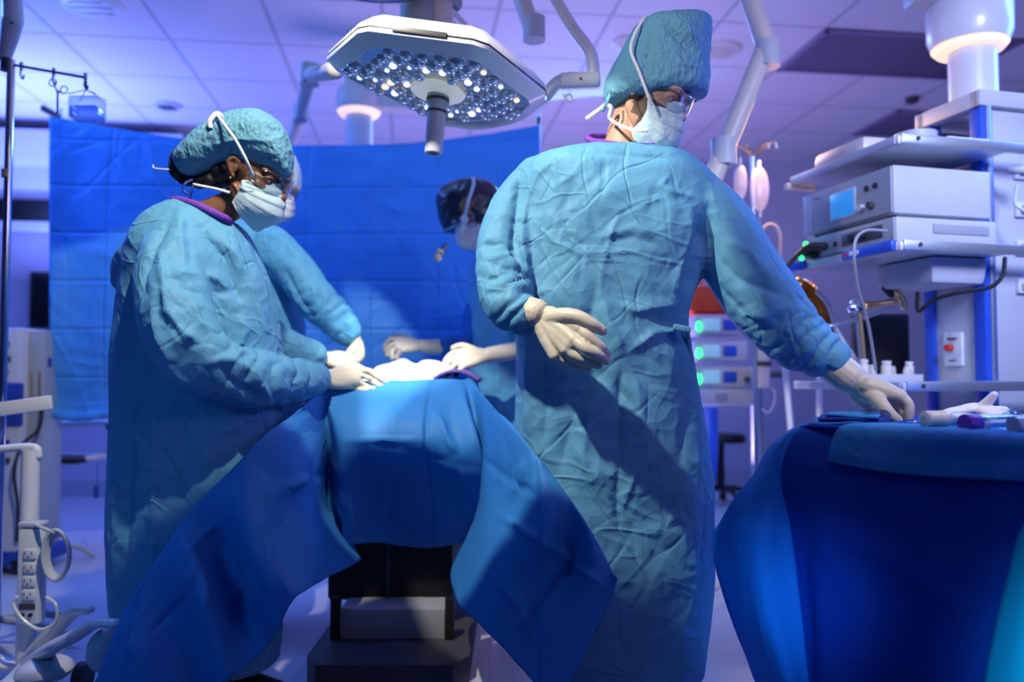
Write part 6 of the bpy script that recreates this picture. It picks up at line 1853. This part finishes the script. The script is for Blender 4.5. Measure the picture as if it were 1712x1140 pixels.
glove(as1, hand_vfs([(582, 556, 3.0, .030), (590, 566, 3.0, .030)], (596, 576, 3.0, .028), [(604, 594, 3.0), (600, 599, 2.98), (595, 602, 2.97), (590, 603, 2.96)],
                    [[(600, 604, 2.99), (590, 606, 2.98)], [(594, 607, 2.97), (584, 606, 2.96)], [(589, 608, 2.96), (580, 605, 2.95)], [(584, 606, 2.95), (577, 602, 2.94)]], [(590, 584, 2.97), (582, 592, 2.95), (578, 600, 2.94)]), voxel=.0032)
mk = mask(Ha, as1, M['mask_white'], nose=.123, wide=1.08)
glasses(Ha, as1)
cap_mesh([(418, 300, 499, 322, .112, 3.14), (416, 284, 502, 304, .120, 3.14), (422, 262, 500, 280, .112, 3.14), (432, 246, 493, 262, .09, 3.14), (448, 240, 480, 250, .05, 3.14)], as1, M['cap_pale'], .004, 9, 12, n=48, voxel=.005)

# ------------------------------------------------------------------ 4. the person beyond the table at the right
Db = 3.32
as2 = thing('person', (P(830, 1000, Db).x, Db + .05, 0), 'person in shiny black cap leaning over the field, half hidden by the tallest figure', 'person')
Hb = headM(P(792, 358, 3.34), (-.52, -.62, -.56), 1.05)
nk = P(825, 425, 3.40)
tor = [(nk.x + .01, 3.44, P(0, 520, 3.4).z, .11), (nk.x + .02, 3.46, P(0, 640, 3.4).z, .12)]
body_skin(as2, M['skin_tan'], Hb, nk, tor, [[(900, 470, 3.30, .04), (900, 560, 3.2, .034), (860, 585, 3.12, .024)]], [[(nk.x - .1, 3.46, .85, .08), (nk.x - .1, 3.46, .06, .038)], [(nk.x + .08, 3.46, .85, .08), (nk.x + .08, 3.46, .06, .038)]], .006)
eyes(Hb, as2)
for dx in (-.1, .08): shoe(as2, nk.x + dx, 3.42, PI - .3, M['black'])
vf = [loft_rings(pxrings([(800, 425, 860, 425, .08, 3.40), (788, 445, 905, 440, .13, 3.42), (784, 480, 925, 480, .15, 3.43), (782, 540, 930, 540, .15, 3.43), (780, 600, 930, 600, .16, 3.43), (785, 680, 935, 680, .17, 3.43), (790, 780, 940, 780, .18, 3.43), (795, 880, 940, 880, .18, 3.43)], 56, 2.3)),
      limb([(890, 470, 3.34, .075), (905, 530, 3.24, .072), (895, 575, 3.14, .055), (872, 583, 3.08, .044)])]
gown_mesh(vf, as2, M['gown_far'], [([(800, 460), (795, 540), (800, 600)], .014, .014), ([(815, 440), (822, 540), (812, 640)], -.014, .016), ([(835, 600), (830, 680), (838, 740)], .014, .014)], .009, .009, 5.5, 37, 400)
glove(as2, hand_vfs([(880, 582, 3.08, .036), (845, 589, 3.05, .033), (818, 593, 3.03, .030)], (806, 595, 3.02, .031), [(772, 588, 3.0), (766, 596, 2.98), (768, 605, 2.97), (775, 612, 2.96)],
                    [[(758, 590, 3.0), (748, 598, 3.0), (743, 606, 3.0)], [(754, 602, 2.97), (748, 611, 2.97), (746, 617, 2.97)], [(758, 612, 2.95), (753, 619, 2.95), (752, 624, 2.95)], [(768, 619, 2.95), (764, 624, 2.95), (762, 627, 2.95)]], [(788, 584, 3.04), (772, 578, 3.05), (758, 582, 3.06)]), voxel=.003, label='yellowish latex glove with long cuff, nearer of the two over the field')
slv = tube_vf([P(800, 520, 3.40), P(790, 560, 3.38), P(765, 576, 3.34), P(742, 579, 3.30)], [.06, .055, .045, .036], n=20)
s_ = fuse('dark_sleeve', [slv], M['towel_dark'], as2, .006, 2); wrinkle(s_, .01, 12, 8)
glove(as2, hand_vfs([(745, 579, 3.30, .033), (722, 580, 3.28, .031), (705, 579, 3.26, .029)], (696, 577, 3.25, .031), [(664, 568, 3.22), (662, 575, 3.20), (666, 581, 3.19), (674, 585, 3.18)],
                    [[(652, 568, 3.22), (645, 576, 3.22), (643, 586, 3.22)], [(653, 578, 3.20), (648, 587, 3.20), (647, 594, 3.2)], [(658, 586, 3.19), (654, 593, 3.18), (655, 599, 3.18)], [(668, 590, 3.18), (664, 595, 3.18), (664, 600, 3.18)]], [(680, 566, 3.27), (666, 562, 3.28), (652, 566, 3.28)]), voxel=.003, label='peach-lit latex glove, farther of the two over the field')
mk = mask(Hb, as2, M['mask_white'], nose=.123, wide=1.05)
glasses(Hb, as2)
capb = cap_mesh([(742, 386, 836, 384, .085, 3.36), (736, 365, 840, 365, .105, 3.36), (731, 335, 841, 345, .11, 3.36), (737, 318, 836, 322, .10, 3.36), (758, 306, 824, 308, .075, 3.36), (778, 301, 806, 302, .03, 3.36)], as2, M['cap_black'], .010, 6, 21, n=48, voxel=.005)
mb = MB(); mb.tube([P(740, 388, 3.30), P(756, 380, 3.25), P(775, 372, 3.235)], .006, n=8); mb.build('cap_band', M['cap'], capb)
strap(mk, [(770, 396, 3.22), (776, 368, 3.23), (784, 335, 3.23), (792, 308, 3.26), (791, 296, 3.28)], .014)
mb = MB(); mb.ball(P(777, 367, 3.222), .016); mb.build('strap_clip', M['strap'], mk)
lp = MB()
for (x, y) in ((745, 412), (742, 420)): lp.rod(P(x, y, 3.2), P(x - 10, y + 10, 3.12), .014, .017)
lp.build('loupe', M['chrome'], as2)

# cart behind the left figure's lower body: white panel seen between gown and drape wing
